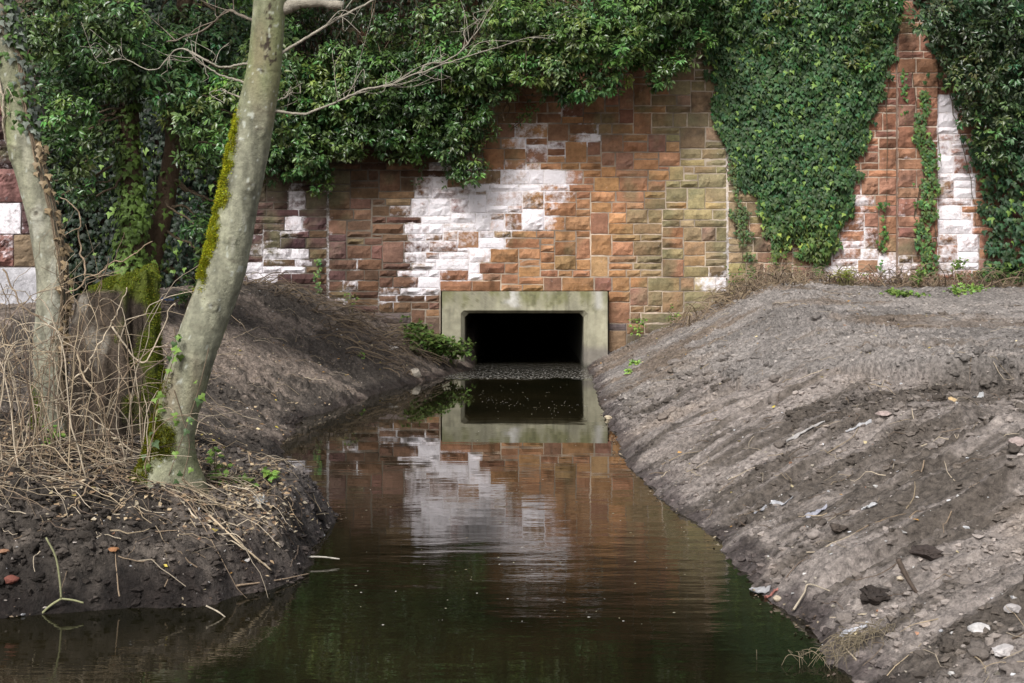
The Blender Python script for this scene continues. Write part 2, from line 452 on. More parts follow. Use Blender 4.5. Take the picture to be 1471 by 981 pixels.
ground = mk('ground', V, grid_faces(len(xs), len(ys))[:, ::-1], M_SOIL, C.reshape(-1, 3), smooth=True, extra={'wet': wet.ravel()})
tag(ground, kind='structure')

wv = np.array([(-16, -20, 0), (7, -20, 0), (7, 37.8, 0), (-16, 37.8, 0)], float)
water = mk('water', wv, np.array([[0, 1, 2, 3]]), M_WATER, np.array([.02, .02, .01]))
tag(water, kind='structure')

# ------------------------------------------------------------------ the sandstone wall
WY = 23.0
u = 0.059
def wx(px): return (px - CX) * WY / FPX
def wz(py): return CAM_H - (py - HOR) * WY / FPX
rng = np.random.default_rng(7)

def inpoly_soft(px, py, poly, soft):
    return sst(soft, -soft, sdist(px, py, np.array(poly, float)))

WHITE = [  # polygon in wall coordinates (given as photograph pixels), strength, softness
    ([(592, 285), (620, 232), (690, 240), (735, 235), (790, 238), (835, 255), (808, 300), (790, 330), (735, 335), (728, 365), (692, 372), (690, 400), (650, 416), (585, 430), (590, 405), (612, 380), (612, 330), (585, 320)], 1.0, 9),
    ([(735, 176), (786, 176), (786, 220), (735, 220)], .95, 7), ([(785, 203), (816, 203), (816, 228), (785, 228)], .8, 4),
    ([(828, 178), (862, 178), (862, 212), (828, 212)], .85, 6), ([(800, 150), (830, 150), (830, 168), (800, 168)], .6, 5),
    ([(740, 236), (772, 236), (772, 282), (740, 282)], 1.25, 4),
    ([(618, 350), (645, 350), (645, 405), (618, 405)], 1.3, 4), ([(588, 403), (620, 403), (620, 430), (588, 430)], 1.25, 3),
    ([(348, 372), (435, 358), (435, 395), (400, 412), (345, 408)], .9, 8), ([(412, 262), (436, 262), (438, 335), (418, 335)], .85, 6), ([(365, 325), (432, 325), (432, 372), (355, 372)], .45, 12),
    ([(548, 412), (578, 412), (570, 445), (540, 438)], .8, 6), ([(505, 365), (522, 365), (520, 420), (505, 410)], .6, 6),
    ([(592, 330), (655, 330), (655, 420), (592, 428)], .95, 7), ([(480, 400), (510, 400), (512, 440), (484, 440)], .4, 8), ([(575, 290), (612, 290), (612, 385), (578, 385)], .5, 10),
    ([(1348, 130), (1372, 130), (1400, 250), (1404, 330), (1404, 400), (1345, 400), (1338, 330), (1345, 250), (1340, 190)], 1.25, 8),
    ([(1205, 335), (1240, 260), (1250, 330), (1245, 365), (1310, 372), (1310, 402), (1185, 405), (1185, 385)], .85, 10),
    ([(1290, 200), (1300, 200), (1300, 395), (1290, 395)], .5, 6),
    ([(-90, 180), (75, 180), (75, 360), (-90, 360)], .7, 30), ([(466, 265), (476, 265), (476, 440), (466, 440)], .5, 3), ([(1040, 195), (1049, 195), (1050, 400), (1042, 400)], .62, 3),
    ([(1010, 385), (1045, 385), (1045, 420), (1010, 420)], .6, 8),
]
def white_at(x, z):
    px = x * FPX / WY + CX; py = HOR + (CAM_H - z) * FPX / WY
    m = np.zeros(np.shape(px))
    for p, s_, so_ in WHITE: m = np.maximum(m, s_ * inpoly_soft(px, py, p, so_))
    return m

def zone_colour(x, z):
    """sandstone colour along the wall, with shade under the ivy painted in"""
    px = x * FPX / WY + CX; py = HOR + (CAM_H - z) * FPX / WY
    n = fbm(px / 60, py / 60, seed=71) * 30
    orange = np.array([.345, .180, .095]); purple = np.array([.20, .115, .092]); brown = np.array([.25, .145, .095])
    olive = np.array([.27, .215, .12]); deep = np.array([.155, .088, .082]); red = np.array([.29, .145, .095]); tan = np.array([.30, .20, .125])
    def L3(a, b_, t_): return a + (b_ - a) * np.asarray(t_)[..., None]
    q = px + n
    c = L3(deep, brown * .8, sst(440, 500, q))
    c = L3(c, brown * .95, sst(560, 620, q))
    c = L3(c, orange, sst(650, 740, q - (py - 300) * -0.15))
    c = L3(c, olive, sst(930, 1010, q))
    c = L3(c, tan, sst(1045, 1090, q))
    c = L3(c, red, sst(1130, 1230, q))
    c = L3(c, purple * 1.1, sst(1430, 1500, q))
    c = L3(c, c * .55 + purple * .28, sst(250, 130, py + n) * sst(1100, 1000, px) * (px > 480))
    c = c * (1 - .34 * sst(640, 560, q))[..., None] * (1 - .42 * sst(290, 170, py + n) * sst(1010, 640, px))[..., None]  # darker left end; shade beneath the ivy painted into the stone colour
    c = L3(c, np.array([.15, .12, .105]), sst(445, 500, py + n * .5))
    return c

# random squared-rubble coursing, laid like a mason would: always the lowest gap next
def course(cx0, cx1, z0, z1, block=None):
    nc = int(round((cx1 - cx0) / u)); nr = int(round((z1 - z0) / u))
    ux = (cx1 - cx0) / nc
    sky_ = np.zeros(nc, int)
    start = np.zeros(nc + 1, int)          # where the joint under each column edge began
    joint = set()
    out = []
    if block:
        b0 = int(round((block[0] - cx0) / ux)); b1 = int(round((block[1] - cx0) / ux)); bh = int(round((block[2] - z0) / u))
        sky_[b0:b1] = bh; blk = (b0, b1, bh)
    while True:
        m = sky_.min()
        if m >= nr: break
        c = int(np.argmax(sky_ == m)); run = 0
        while c + run < nc and sky_[c + run] == m: run += 1
        lft = sky_[c - 1] - m if c > 0 else 99
        rgt = sky_[c + run] - m if c + run < nc else 99
        gap = min(lft, rgt)
        k = rng.random()
        if 2 <= lft <= 4 and k < .58: h_ = lft
        elif run <= 9 and 2 <= gap <= 5 and k < .85: h_ = gap
        else: h_ = int(rng.choice([2, 3, 4, 5, 6], p=[.30, .30, .20, .12, .08]))
        if gap <= 6 and run < 4: h_ = gap
        w_ = int(rng.choice([4, 5, 6, 7, 8, 9, 10], p=[.14, .20, .22, .20, .14, .07, .03]))
        if h_ >= 5: w_ = int(rng.integers(5, 7))
        for tr in range(6):
            if w_ >= run - 2 or (c + w_) not in joint: break
            w_ += int(rng.choice([-1, 1]))
        w_ = max(3, w_)
        if run - w_ < 3: w_ = run if run <= 10 else run - 4
        w_ = min(w_, run); h_ = max(1, min(h_, nr - m))
        if block and c + w_ > 0: pass
        out.append((cx0 + c * ux, z0 + m * u, w_ * ux, h_ * u))
        sky_[c:c + w_] = m + h_
        joint.discard(c); joint.discard(c + w_)
        for q in range(c + 1, c + w_): joint.discard(q)
        joint.add(c); joint.add(c + w_)
    return out

def lay_stones(acc, stones, Y, g=0.0072, proud=0.028, skirt=.05):
    for (x0, z0, sw, sh) in stones:
        nx = max(5, int(sw / 0.036)); nz = max(5, int(sh / 0.036))
        a = x0 + g + rng.uniform(-.003, .003); b_ = x0 + sw - g + rng.uniform(-.003, .003)
        c0 = z0 + g; c1 = z0 + sh - g
        uu = np.linspace(0, 1, nx); vv = np.linspace(0, 1, nz)
        # crisp drafted edge: crowd the first and last rows to the edge
        uu[1] = 0.012 / sw; uu[-2] = 1 - 0.012 / sw; vv[1] = 0.012 / sh; vv[-2] = 1 - 0.012 / sh
        U_, V_ = np.meshgrid(uu, vv, indexing='ij')
        X = a + (b_ - a) * U_; Z = c0 + (c1 - c0) * V_
        eu = np.minimum(np.minimum(U_, 1 - U_) * sw, np.minimum(V_, 1 - V_) * sh)
        e = sst(0.0, 0.045, eu)
        rough_face = rng.random() < .8
        sd = int(rng.integers(0, 1e6))
        pr = proud * rng.uniform(.5, 1.5)
        nse = fbm(X * 9, Z * 13, oct=5, seed=sd, gain=.7)
        fac = np.abs(vn(X * 5 + Z * 3, Z * 8 - X * 2, seed=sd + 5))
        if rough_face: dep = e * pr * (0.75 + 1.1 * nse + 0.6 * fac) + 0.005 * nse
        else: dep = e * 0.010 + 0.004 * nse
        dep = dep + (eu > 0.001) * 0.006
        Yv = Y - dep + rng.uniform(-.006, .006)
        Xw = X + rng.uniform(-.002, .002); 
        wig = 0.011 * fbm(X * 14, Z * 14, seed=sd + 9)
        edge_m = (eu < 0.014)
        Xw = Xw + wig * edge_m; Zw = Z + 0.011 * fbm(X * 14 + 50, Z * 14, seed=sd + 3) * edge_m
        P = np.stack([Xw, Yv, Zw], -1)
        top = P.reshape(-1, 3)
        # side skirt
        idx = np.arange(nx * nz).reshape(nx, nz)
        ring = np.concatenate([idx[:, 0], idx[-1, 1:], idx[-2::-1, -1], idx[0, -2:0:-1]])
        sk = top[ring].copy(); sk[:, 1] = Y + skirt
        VV = np.vstack([top, sk]); n0 = len(top); m = len(ring)
        j = np.arange(m); j2 = (j + 1) % m
        skf = np.stack([ring[j], n0 + j, n0 + j2, ring[j2]], -1)
        cxm, czm = x0 + sw / 2, z0 + sh / 2
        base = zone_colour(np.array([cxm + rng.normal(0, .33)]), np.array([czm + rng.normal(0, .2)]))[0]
        k = rng.random(); pxm = cxm * FPX / WY + CX
        sq = sw / sh < 1.5 and sh > .2
        if sq and rng.random() < .38: base = base * .35 + np.array([.20, .105, .08]) * .75
        elif k < .10: base = base * np.array([.74, .7, .74])
        elif k < .26: base = base * np.array([1.12, 1.12, 1.05])
        elif k < .34: base = base * .7 + np.array([.30, .25, .14]) * .3
        base = base * rng.uniform(.86, 1.14) * np.array([1, rng.uniform(.93, 1.07), rng.uniform(.9, 1.1)])
        loc = fbm(X * 4, Z * 7, oct=4, seed=sd + 33)
        cc = base * (1 + 0.5 * loc[..., None])
        band = sst(.1, .5, vn(X * 2 + sd, Z * 26 + 3 * loc, seed=sd + 41))[..., None]
        cc = lerp(cc, cc * np.array([.62, .68, .78]), band * (.55 if rng.random() < .5 else .15))
        # dark damp runs and grime that cross the joints
        run = sst(.05, .55, fbm(X * 3.2, Z * .55, oct=5, seed=79, gain=.6) + .35 * fbm(X * 9, Z * 9, oct=3, seed=80))[..., None]
        cc = cc * (1 - .45 * run)
        # greenish-grey algae film in places
        al = sst(.15, .6, fbm(X * 2, Z * 2, seed=77) + (0.35 if 440 < pxm < 510 else 0) + (0.25 if 930 < pxm < 1045 else 0))[..., None]
        cc = lerp(cc, np.array([.17, .17, .095]), al * .5)
        wm_c = white_at(np.array([cxm]), np.array([czm]))[0]
        wl = white_at(X, Z)
        rnd = rng.uniform(-.65, .28) if rng.random() < .88 else -.75
        wv_ = (0.62 * wm_c + 0.42 * wl + (rnd if wm_c > .12 else min(rnd, 0))) 
        wv_ = np.where(wm_c + wl < .03, 0, wv_)
        wv_ = wv_ * 1.5 + (wv_ > 0) * (.8 * fbm(X * 6, Z * 16, oct=4, seed=sd + 71, gain=.65) - .25 * e * rough_face)
        cc = cc * 1.08
        cc2 = np.vstack([cc.reshape(-1, 3), np.tile(base * .7, (m, 1))])
        ww_ = np.concatenate([wv_.ravel(), np.full(m, wm_c * .8)])
        acc.add(VV, [grid_faces(nx, nz), skf], cc2, ww_)

PX0, PX1, PZ1 = wx(633), wx(875.5), wz(417)
XJ1, XJ2 = wx(471), wx(1045)
acc = Acc()
X_L, X_R = -13.0, 13.0
secs = [(X_L, XJ1 - .012, None), (XJ1 + .012, XJ2 - .012, (PX0, PX1, PZ1)), (XJ2 + .012, wx(1288), None), (wx(1288), wx(1345), None), (wx(1345), X_R, None)]
for k, (a0, a1, blk) in enumerate(secs):
    st_ = course(a0, a1, -0.30, 8.0, blk)
    if k == 3:      # shallow pilaster of bigger stones stands proud
        lay_stones(acc, st_, WY - 0.09, skirt=.14)
    else:
        lay_stones(acc, st_, WY)
wall = thing('stone_wall', 'tall red sandstone retaining wall with white lime patches behind the stream', 'wall')
acc.build('stonework', M_STONE, wall, smooth=False, attr='white')
# mortar bed behind the stones (with the culvert opening left out)
def mortar_sheet(x0, x1, z0, z1, Y):
    xn = np.linspace(x0, x1, max(3, int((x1 - x0) / .07))); zn = np.linspace(z0, z1, max(3, int((z1 - z0) / .07)))
    X, Z = np.meshgrid(xn, zn, indexing='ij')
    P = np.stack([X, np.full_like(X, Y) + 0.003 * fbm(X * 9, Z * 9, seed=8), Z], -1).reshape(-1, 3)
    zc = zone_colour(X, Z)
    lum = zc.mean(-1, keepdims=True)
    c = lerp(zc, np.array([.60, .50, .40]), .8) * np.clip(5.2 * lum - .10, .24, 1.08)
    gr = fbm(X * 2.2, Z * 1.4, oct=5, seed=78, gain=.6)[..., None]
    c = c * np.clip(.80 + .95 * gr, .35, 1.12)
    wl = np.minimum(white_at(X, Z) * 1.3, 1.15)
    return P, grid_faces(len(xn), len(zn)), c.reshape(-1, 3), wl.ravel()
acc = Acc()
MY = WY - 0.001
for r in ((X_L, PX0, -.3, 8), (PX0, PX1, PZ1, 8), (PX1, X_R, -.3, 8)):
    acc.add(*mortar_sheet(*r, MY))
xa, xb = wx(1288) + .004, wx(1345) - .004
acc.add(*mortar_sheet(xa, xb, -.3, 8, WY - .088))
acc.build('mortar', M_MORTAR, wall, attr='white')
# solid wall core and rough coping
def box(x0, x1, y0, y1, z0, z1):
    V = np.array([(x, y, z) for x in (x0, x1) for y in (y0, y1) for z in (z0, z1)], float)
    F = np.array([[0, 1, 3, 2], [4, 6, 7, 5], [0, 4, 5, 1], [2, 3, 7, 6], [0, 2, 6, 4], [1, 5, 7, 3]])
    return V, F
acc = Acc()
for bx in ((X_L, PX0, MY + .02, MY + 1.2, -.3, 8), (PX1, X_R, MY + .02, MY + 1.2, -.3, 8), (PX0, PX1, MY + .02, MY + 1.2, PZ1, 8), (xa - .014, xb + .014, WY - .045, WY + .01, -.3, 8)):
    acc.add(*box(*bx), np.array([.26, .19, .15]))
acc.build('wall_core', M_MORTAR, wall, attr='white')
acc = Acc()
x = X_L
while x < X_R:
    L_ = rng.uniform(.7, 1.1)
    acc.add(*box(x + .01, min(x + L_, X_R) - .01, WY - .12, WY + 1.3, 8.0, 8.28), np.array([.22, .13, .10]) * rng.uniform(.8, 1.1))
    x += L_
acc.build('coping', M_MORTAR, wall, attr='white')

# ------------------------------------------------------------------ concrete culvert portal
FY = 22.74
def fx(px): return (px - CX) * FY / FPX
def fz(py): return CAM_H - (py - HOR) * FY / FPX
portal = thing('culvert_portal', 'square-edged grey concrete portal framing the dark culvert mouth', 'culvert')
ox0, ox1, oz1 = fx(635), fx(873), fz(419)
ix0, ix1, iz1 = fx(667), fx(839), fz(450)
def loop(x0, x1, z1, ch, y, n=0):
    return [(x0, y, -.9), (x0, y, z1 - ch), (x0 + ch, y, z1), (x1 - ch, y, z1), (x1, y, z1 - ch), (x1, y, -.9)]
def strip(acc, A, B, col_fn, nsub=26, closed=False):
    A = np.array(A, float); B = np.array(B, float)
    for i in range(len(A) - 1):
        n1 = max(2, int(np.linalg.norm(A[i + 1] - A[i]) / 0.03)); n2 = max(2, int(np.linalg.norm(B[i] - A[i]) / 0.03))
        s_ = np.linspace(0, 1, n1 + 1)[:, None, None]; t_ = np.linspace(0, 1, n2 + 1)[None, :, None]
        P = (A[i] * (1 - s_) + A[i + 1] * s_) * (1 - t_) + (B[i] * (1 - s_) + B[i + 1] * s_) * t_
        acc.add(P.reshape(-1, 3), grid_faces(n1 + 1, n2 + 1), col_fn(P.reshape(-1, 3)))
def conc_col(P):
    x, y, z = P.T
    n = fbm(x * 3, z * 3, y, oct=5, seed=81); n2 = fbm(x * 9, z * 1.2, oct=4, seed=82); n3 = fbm(x * 14, z * 14, oct=3, seed=83)
    dr = sst(.15, .6, fbm(x * 16, z * .8, oct=4, seed=85))
    c = np.array([.33, .31, .225]) * (1 + .32 * n[:, None] + .26 * n2[:, None] + .2 * n3[:, None]) * (1 - .35 * dr)[:, None]
    alg = sst(0.95, 1.2, z + .22 * n + .1 * n3) * sst(-.5, .3, n2 + n)
    c = lerp(c, np.array([.15, .15, .06]), (alg * .75)[:, None])
    blot = sst(.25, .5, n3 + .4 * n) * sst(.7, 1.1, z)
    c = lerp(c, np.array([.09, .085, .05]), (blot * .5)[:, None])
    wh = np.exp(-((x - .0) / .12) ** 2) * sst(.95, 1.02, z) * sst(-.4, .4, n3) * .8 + np.exp(-((x - 1.42) / .07) ** 2) * sst(.9, 1.0, z) * .55
    c = lerp(c, np.array([.62, .60, .58]), np.clip(wh, 0, 1)[:, None])
    low = sst(.42, .25, z + .05 * n)
    c = lerp(c, np.array([.17, .15, .14]), (low * .75 * (x > 0))[:, None])
    c = lerp(c, np.array([.06, .06, .045]), (sst(.10, .0, z) * .8)[:, None])
    return c
acc = Acc()
sp = 0.06
outer = [(ox0, FY, -.9), (ox0, FY, oz1 - .35), (ox0, FY, oz1), (ox1, FY, oz1), (ox1, FY, oz1 - .35), (ox1, FY, -.9)]
A_ = loop(ix0 - sp, ix1 + sp, iz1 + sp * .8, .05, FY)
B_ = loop(ix0, ix1, iz1, .07, FY + .09)
strip(acc, outer, A_, conc_col)
strip(acc, A_, B_, conc_col)
Bb = loop(ix0, ix1, iz1, .07, FY + .55)
strip(acc, B_, Bb, conc_col)
ob = [(p[0], 23.6, p[2]) for p in outer]
of = [(p[0], FY, p[2]) for p in outer]
strip(acc, ob, of, conc_col)
acc.build('frame', M_CONC, portal)
acc = Acc()
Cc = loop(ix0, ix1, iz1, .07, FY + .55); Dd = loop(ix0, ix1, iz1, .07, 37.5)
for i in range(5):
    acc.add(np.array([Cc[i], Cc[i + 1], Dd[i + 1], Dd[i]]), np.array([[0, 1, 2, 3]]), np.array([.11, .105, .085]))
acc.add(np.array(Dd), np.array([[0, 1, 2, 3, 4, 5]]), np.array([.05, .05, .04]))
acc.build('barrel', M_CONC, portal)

# pier of big blocks with a sloping plinth at the left end of the wall
acc = Acc()
px_, py_ = -9.4, WY - 1.35
bx0, bx1 = -9.6, wx(58) + .38
zc_ = 1.65
while zc_ < 7.9:
    hh_ = rng.uniform(.30, .62); x = bx0
    while x < bx1 - .05:
        ww = min(rng.uniform(.35, .8), bx1 - x)
        if bx1 - x - ww < .2: ww = bx1 - x
        lay_stones(acc, [(x, zc_, ww, hh_)], WY - 1.3, proud=.05)
        x += ww
    zc_ += hh_
acc_n = acc.n
pier = thing('stone_pier', 'white-stained pier of large sandstone blocks at the left edge of the wall', 'pier')
acc.build('blocks', M_STONE, pier, attr='white')
acc = Acc()
acc.add(*box(bx0 + .01, bx1 - .01, WY - 1.27, WY - .1, 1.5, 7.9), np.array([.35, .28, .23]), .6)
acc.build('pier_core', M_MORTAR, pier, attr='white')
acc = Acc()
XX, ZZ = np.meshgrid(np.linspace(bx0 - .1, bx1 + .08, 60), np.linspace(-.2, 1.64, 50), indexing='ij')
Yp = WY - 1.42 - .05 * (1.64 - ZZ) - .02 * fbm(XX * 6, ZZ * 6, seed=91)
acc.add(np.stack([XX, Yp, ZZ], -1).reshape(-1, 3), grid_faces(60, 50), (np.array([.42, .41, .43]) * (1 + .35 * fbm(XX * 5, ZZ * 5, seed=92))[..., None]).reshape(-1, 3), .2)
acc.add(*box(bx0 - .1, bx1 + .07, WY - 1.41, WY - .1, -.2, 1.635), np.array([.33, .3, .3]), .2)
acc.build('plinth', M_STONE, pier, attr='white')

# ------------------------------------------------------------------ leaves
T_OVATE = (np.array([(0, 0, 0), (-.20, .30, .03), (0, .36, -.04), (.20, .30, .03), (-.16, .62, -.03), (0, .66, -.09), (.16, .62, -.03), (0, 1, -.22)]),
           [np.array([[0, 2, 1], [0, 3, 2], [4, 5, 7], [5, 6, 7]]), np.array([[1, 2, 5, 4], [2, 3, 6, 5]])])
T_IVY = (np.array([(0, 0, 0), (.27, -.15, -.03), (.52, .2, -.06), (.24, .42, .0), (0, 1, -.14), (-.24, .42, .0), (-.52, .2, -.06), (-.27, -.15, -.03), (0, .3, .05)]),
         [np.array([[8, i, (i + 1) % 8] for i in range(8)])])
T_SMALL = (np.array([(0, 0, 0), (-.33, .4, .03), (0, .45, -.04), (.33, .4, .03), (0, 1, -.12)]), [np.array([[0, 2, 1], [0, 3, 2], [1, 2, 4], [2, 3, 4]])])
T_BLADE = (np.array([(-.06, 0, 0), (.06, 0, 0), (0, 1, 0)]), [np.array([[0, 1, 2]])])

class Leaves:
    def __init__(s, tmpl): s.t = tmpl; s.P = []; s.T = []; s.N = []; s.S = []; s.C = []
    def add(s, P, T, N, size, col):
        P = np.atleast_2d(P); n = len(P)
        s.P.append(P); s.T.append(np.broadcast_to(T, P.shape)); s.N.append(np.broadcast_to(N, P.shape))
        s.S.append(np.broadcast_to(size, (n,))); s.C.append(np.broadcast_to(col, P.shape))
    def build(s, name, mat, parent=None):
        P = np.concatenate(s.P); T = nrm(np.concatenate(s.T)); N = np.concatenate(s.N); Sz = np.concatenate(s.S); C = np.concatenate(s.C)
        B = nrm(np.cross(T, N)); N = np.cross(B, T)
        tv, tf = s.t; k = len(tv)
        V = P[:, None] + Sz[:, None, None] * (B[:, None] * tv[None, :, 0:1] + T[:, None] * tv[None, :, 1:2] + N[:, None] * tv[None, :, 2:3])
        off = (np.arange(len(P)) * k)[:, None, None]
        F = [(f[None] + off).reshape(-1, f.shape[1]) for f in tf]
        return mk(name, V.reshape(-1, 3), F, mat, np.repeat(C, k, 0), parent)

def rosettes(lv, C, A, rng, m=11, size=.115, col=(.05, .10, .03), cv=.3):
    """whorls of drooping leaves round shoot tips C with axes A"""
    n = len(C); A = nrm(A)
    r0 = nrm(np.cross(A, np.array([.3, .2, 1.0]) + 0 * A)); r1 = np.cross(A, r0)
    tone = np.exp(rng.normal(0, cv * 1.25, (n, 1)))
    colb = np.asarray(col) * tone
    colb = colb * np.stack([1 + .18 * rng.normal(size=n), np.ones(n), 1 + .15 * rng.normal(size=n)], -1)
    for k in range(m):
        ph = rng.uniform(0, 2 * np.pi, n)[:, None]
        rad = r0 * np.cos(ph) + r1 * np.sin(ph)
        el = rng.uniform(.0, .75, n)[:, None] * (1 if k % 3 else 1.3)
        T = rad * np.cos(el) + A * np.sin(el)
        T = nrm(T + np.array([0, 0, -.55]) * rng.uniform(.4, 1.3, (n, 1)))
        Nn = nrm(A * .8 + np.array([0, -.25, .75]) + rng.normal(0, .28, (n, 3)))
        P = C + T * rng.uniform(.02, .05, (n, 1)) + A * rng.uniform(-.07, .05, (n, 1))
        sz = size * rng.uniform(.6, 1.15, n)
        lv.add(P, T, Nn, sz, colb * rng.uniform(.75, 1.3, (n, 1)))

def clump(lv, c, r, rng, dens=38, size=.115, col=(.05, .10, .03), m=14, inner=.9):
    c = np.asarray(c, float); r = np.broadcast_to(np.asarray(r, float), (3,))
    area = 2.2 * (r[0] * r[2] + r[0] * r[1] + r[1] * r[2])
    n = max(5, int(area * dens))
    U_ = nrm(rng.normal(size=(n * 2, 3)))
    U_ = U_[U_[:, 1] < .35][:n]
    P = c + U_ * r * rng.uniform(.78, 1.08, (len(U_), 1)) 
    P = P + (.12 * r) * fbm(P[:, 0] * 3, P[:, 2] * 3, P[:, 1] * 3, seed=5)[:, None] * U_
    A = nrm(U_ / r * r.mean() + np.array([0, -.35, .25]))
    tint = np.asarray(col) * np.exp(rng.normal(0, .16)) * np.array([rng.uniform(.8, 1.25), 1, rng.uniform(.8, 1.2)])
    rosettes(lv, P, A, rng, m, size, tint)
    # inner leaves, their colour darkened to paint in the shade of the gaps
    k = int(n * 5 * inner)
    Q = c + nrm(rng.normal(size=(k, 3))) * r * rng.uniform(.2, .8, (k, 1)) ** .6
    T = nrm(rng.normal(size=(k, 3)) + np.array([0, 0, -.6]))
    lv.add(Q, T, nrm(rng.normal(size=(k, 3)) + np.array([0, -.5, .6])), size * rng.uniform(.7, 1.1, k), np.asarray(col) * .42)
    return len(P)

def stems(acc, rng, pts, wob=.08, r=.008, col=(.12, .09, .06), seg=5, n=14):
    P = spline(pts, n)
    P = P + wob * np.stack([fbm(np.arange(n) * .5, np.zeros(n) + k, seed=int(rng.integers(1e6))) for k in (0, 1, 2)], -1) * np.linspace(0, 1, n)[:, None] ** .3
    R = np.linspace(r, r * .45, n)
    V, F, D, t_ = tube(P, R, seg)
    acc.add(V, F, np.asarray(col) * rng.uniform(.8, 1.2))
    return P

GREEN_D = np.array([.038, .066, .024]); GREEN_M = np.array([.066, .124, .031]); GREEN_L = np.array([.13, .21, .045])

def hanging(name, label, spec, Yc, depth, seed, col, extra_pts=(), dens=54, size=.094, m=15, region=None):
    """adult ivy: clumps listed as (px, py, radius px) hung in front of the wall, plus random fill in a region"""
    rg = np.random.default_rng(seed)
    t_ = thing(name, label, 'ivy')
    lv = Leaves(T_OVATE); st_ = Acc()
    items = list(spec)
    if region is not None:
        xs_, bot, n, r0, r1 = region      # xs_, bottom line, count
        for _ in range(n):
            px = rg.uniform(xs_[0], xs_[-1]); b_ = np.interp(px, xs_, bot)
            py = b_ - abs(rg.normal(0, .5)) * 90 - 20 if rg.random() < .45 else rg.uniform(-190, b_ - 20)
            items.append((px, py, rg.uniform(r0, r1)))
    for (px, py, rp) in items:
        lift = sst(250, -50, py) * depth                       # higher clumps stand further out
        Y = Yc - lift * rg.uniform(.2, 1.25) - rg.uniform(0, .25)
        c = W(px, py, Y); r = rp * Y / FPX
        clump(lv, c, (r * 1.15, r * .8, r * .85), rg, dens, size, col * rg.uniform(.75, 1.25), m)
        top = np.array([c[0] + rg.uniform(-.5, .5), WY - .15, c[2] + rg.uniform(.7, 1.6)])
        for q in range(2):
            stems(st_, rg, [top + rg.normal(0, .1, 3) * [1, .3, 1], (top + c) / 2 + rg.normal(0, .12, 3) * [1, .5, 1], c + rg.normal(0, .5, 3) * r], r=.012)
    for pts in extra_pts:
        Pn = stems(st_, rg, [W(a, b_, WY - .12) for a, b_ in pts], wob=.04, r=.007)
        for p in Pn[2:]:
            k = rg.integers(1, 3)
            if rg.random() < .55: rosettes(lv, p[None] + rg.normal(0, .03, (1, 3)), np.array([[0, -1, .3]]), rg, 5, size * .8, col * 1.2)
    if region is not None:      # understorey close to the wall, shade painted into its leaf colour
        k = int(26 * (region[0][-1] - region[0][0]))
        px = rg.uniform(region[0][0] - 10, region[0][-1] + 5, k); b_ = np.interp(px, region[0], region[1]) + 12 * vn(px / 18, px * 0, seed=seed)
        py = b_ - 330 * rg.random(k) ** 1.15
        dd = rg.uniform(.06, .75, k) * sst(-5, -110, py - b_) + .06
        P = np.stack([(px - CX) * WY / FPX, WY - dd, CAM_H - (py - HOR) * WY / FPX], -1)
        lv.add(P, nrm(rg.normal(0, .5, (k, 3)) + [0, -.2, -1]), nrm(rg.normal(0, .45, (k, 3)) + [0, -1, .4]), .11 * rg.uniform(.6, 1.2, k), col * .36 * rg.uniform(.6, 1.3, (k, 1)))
    lv.build('foliage', M_LEAF, t_)
    st_.build('stem', M_RBARK, t_)
    return t_

# left-centre curtain over the wall
hanging('hanging_ivy', 'dark glossy ivy curtain hanging over the wall right of the leaning trunk', 
        [(400, 225, 40), (385, 190, 38), (430, 215, 34), (455, 243, 20), (460, 262, 15), (500, 195, 34), (535, 180, 34), (560, 205, 24), (585, 190, 24), (600, 215, 14), (640, 175, 38), (670, 165, 36), (655, 205, 30), (625, 200, 24),
         (675, 243, 22), (660, 238, 16), (690, 185, 22), (700, 120, 36), (480, 130, 50), (540, 110, 50), (600, 100, 50), (650, 110, 46), (420, 120, 50), (600, 145, 40), (550, 150, 40), (450, 175, 40), (640, 213, 18), (500, 222, 14), (575, 228, 10)],
        WY - .35, 1.1, 11, GREEN_M, extra_pts=[[(600, 150), (608, 220), (600, 262)], [(628, 160), (640, 215), (642, 262)], [(575, 170), (590, 215), (612, 255)], [(458, 230), (466, 265), (472, 300)]],
        region=([380, 450, 520, 600, 690, 720], [205, 190, 175, 170, 150, 105], 34, 22, 40))
hanging('hanging_ivy', 'bushy bright-green ivy overhanging the wall above the culvert', 
        [(740, 60, 40), (760, 95, 28), (720, 90, 28), (770, 40, 46), (820, 60, 46), (800, 95, 30), (810, 125, 26), (845, 115, 32), (865, 85, 36), (880, 115, 20), (830, 135, 16), (870, 40, 50), (905, 55, 34), (780, 110, 14)],
        WY - .35, 1.3, 12, GREEN_M * 1.15, extra_pts=[[(720, 100), (760, 150), (735, 185)], [(735, 185), (760, 165), (790, 140)]],
        region=([715, 760, 800, 880, 930], [90, 75, 95, 85, 50], 20, 22, 40))
hanging('hanging_ivy', 'small pointed ivy tuft hanging beside the green wall sheet', 
        [(945, 75, 28), (925, 85, 20), (970, 80, 24), (950, 105, 19), (948, 122, 10), (985, 85, 14), (1000, 60, 20), (940, 45, 36), (980, 30, 38), (910, 20, 34)],
        WY - .3, .9, 13, GREEN_M * 1.1, region=([905, 950, 1010], [55, 60, 50], 10, 24, 38))
print('hanging done')

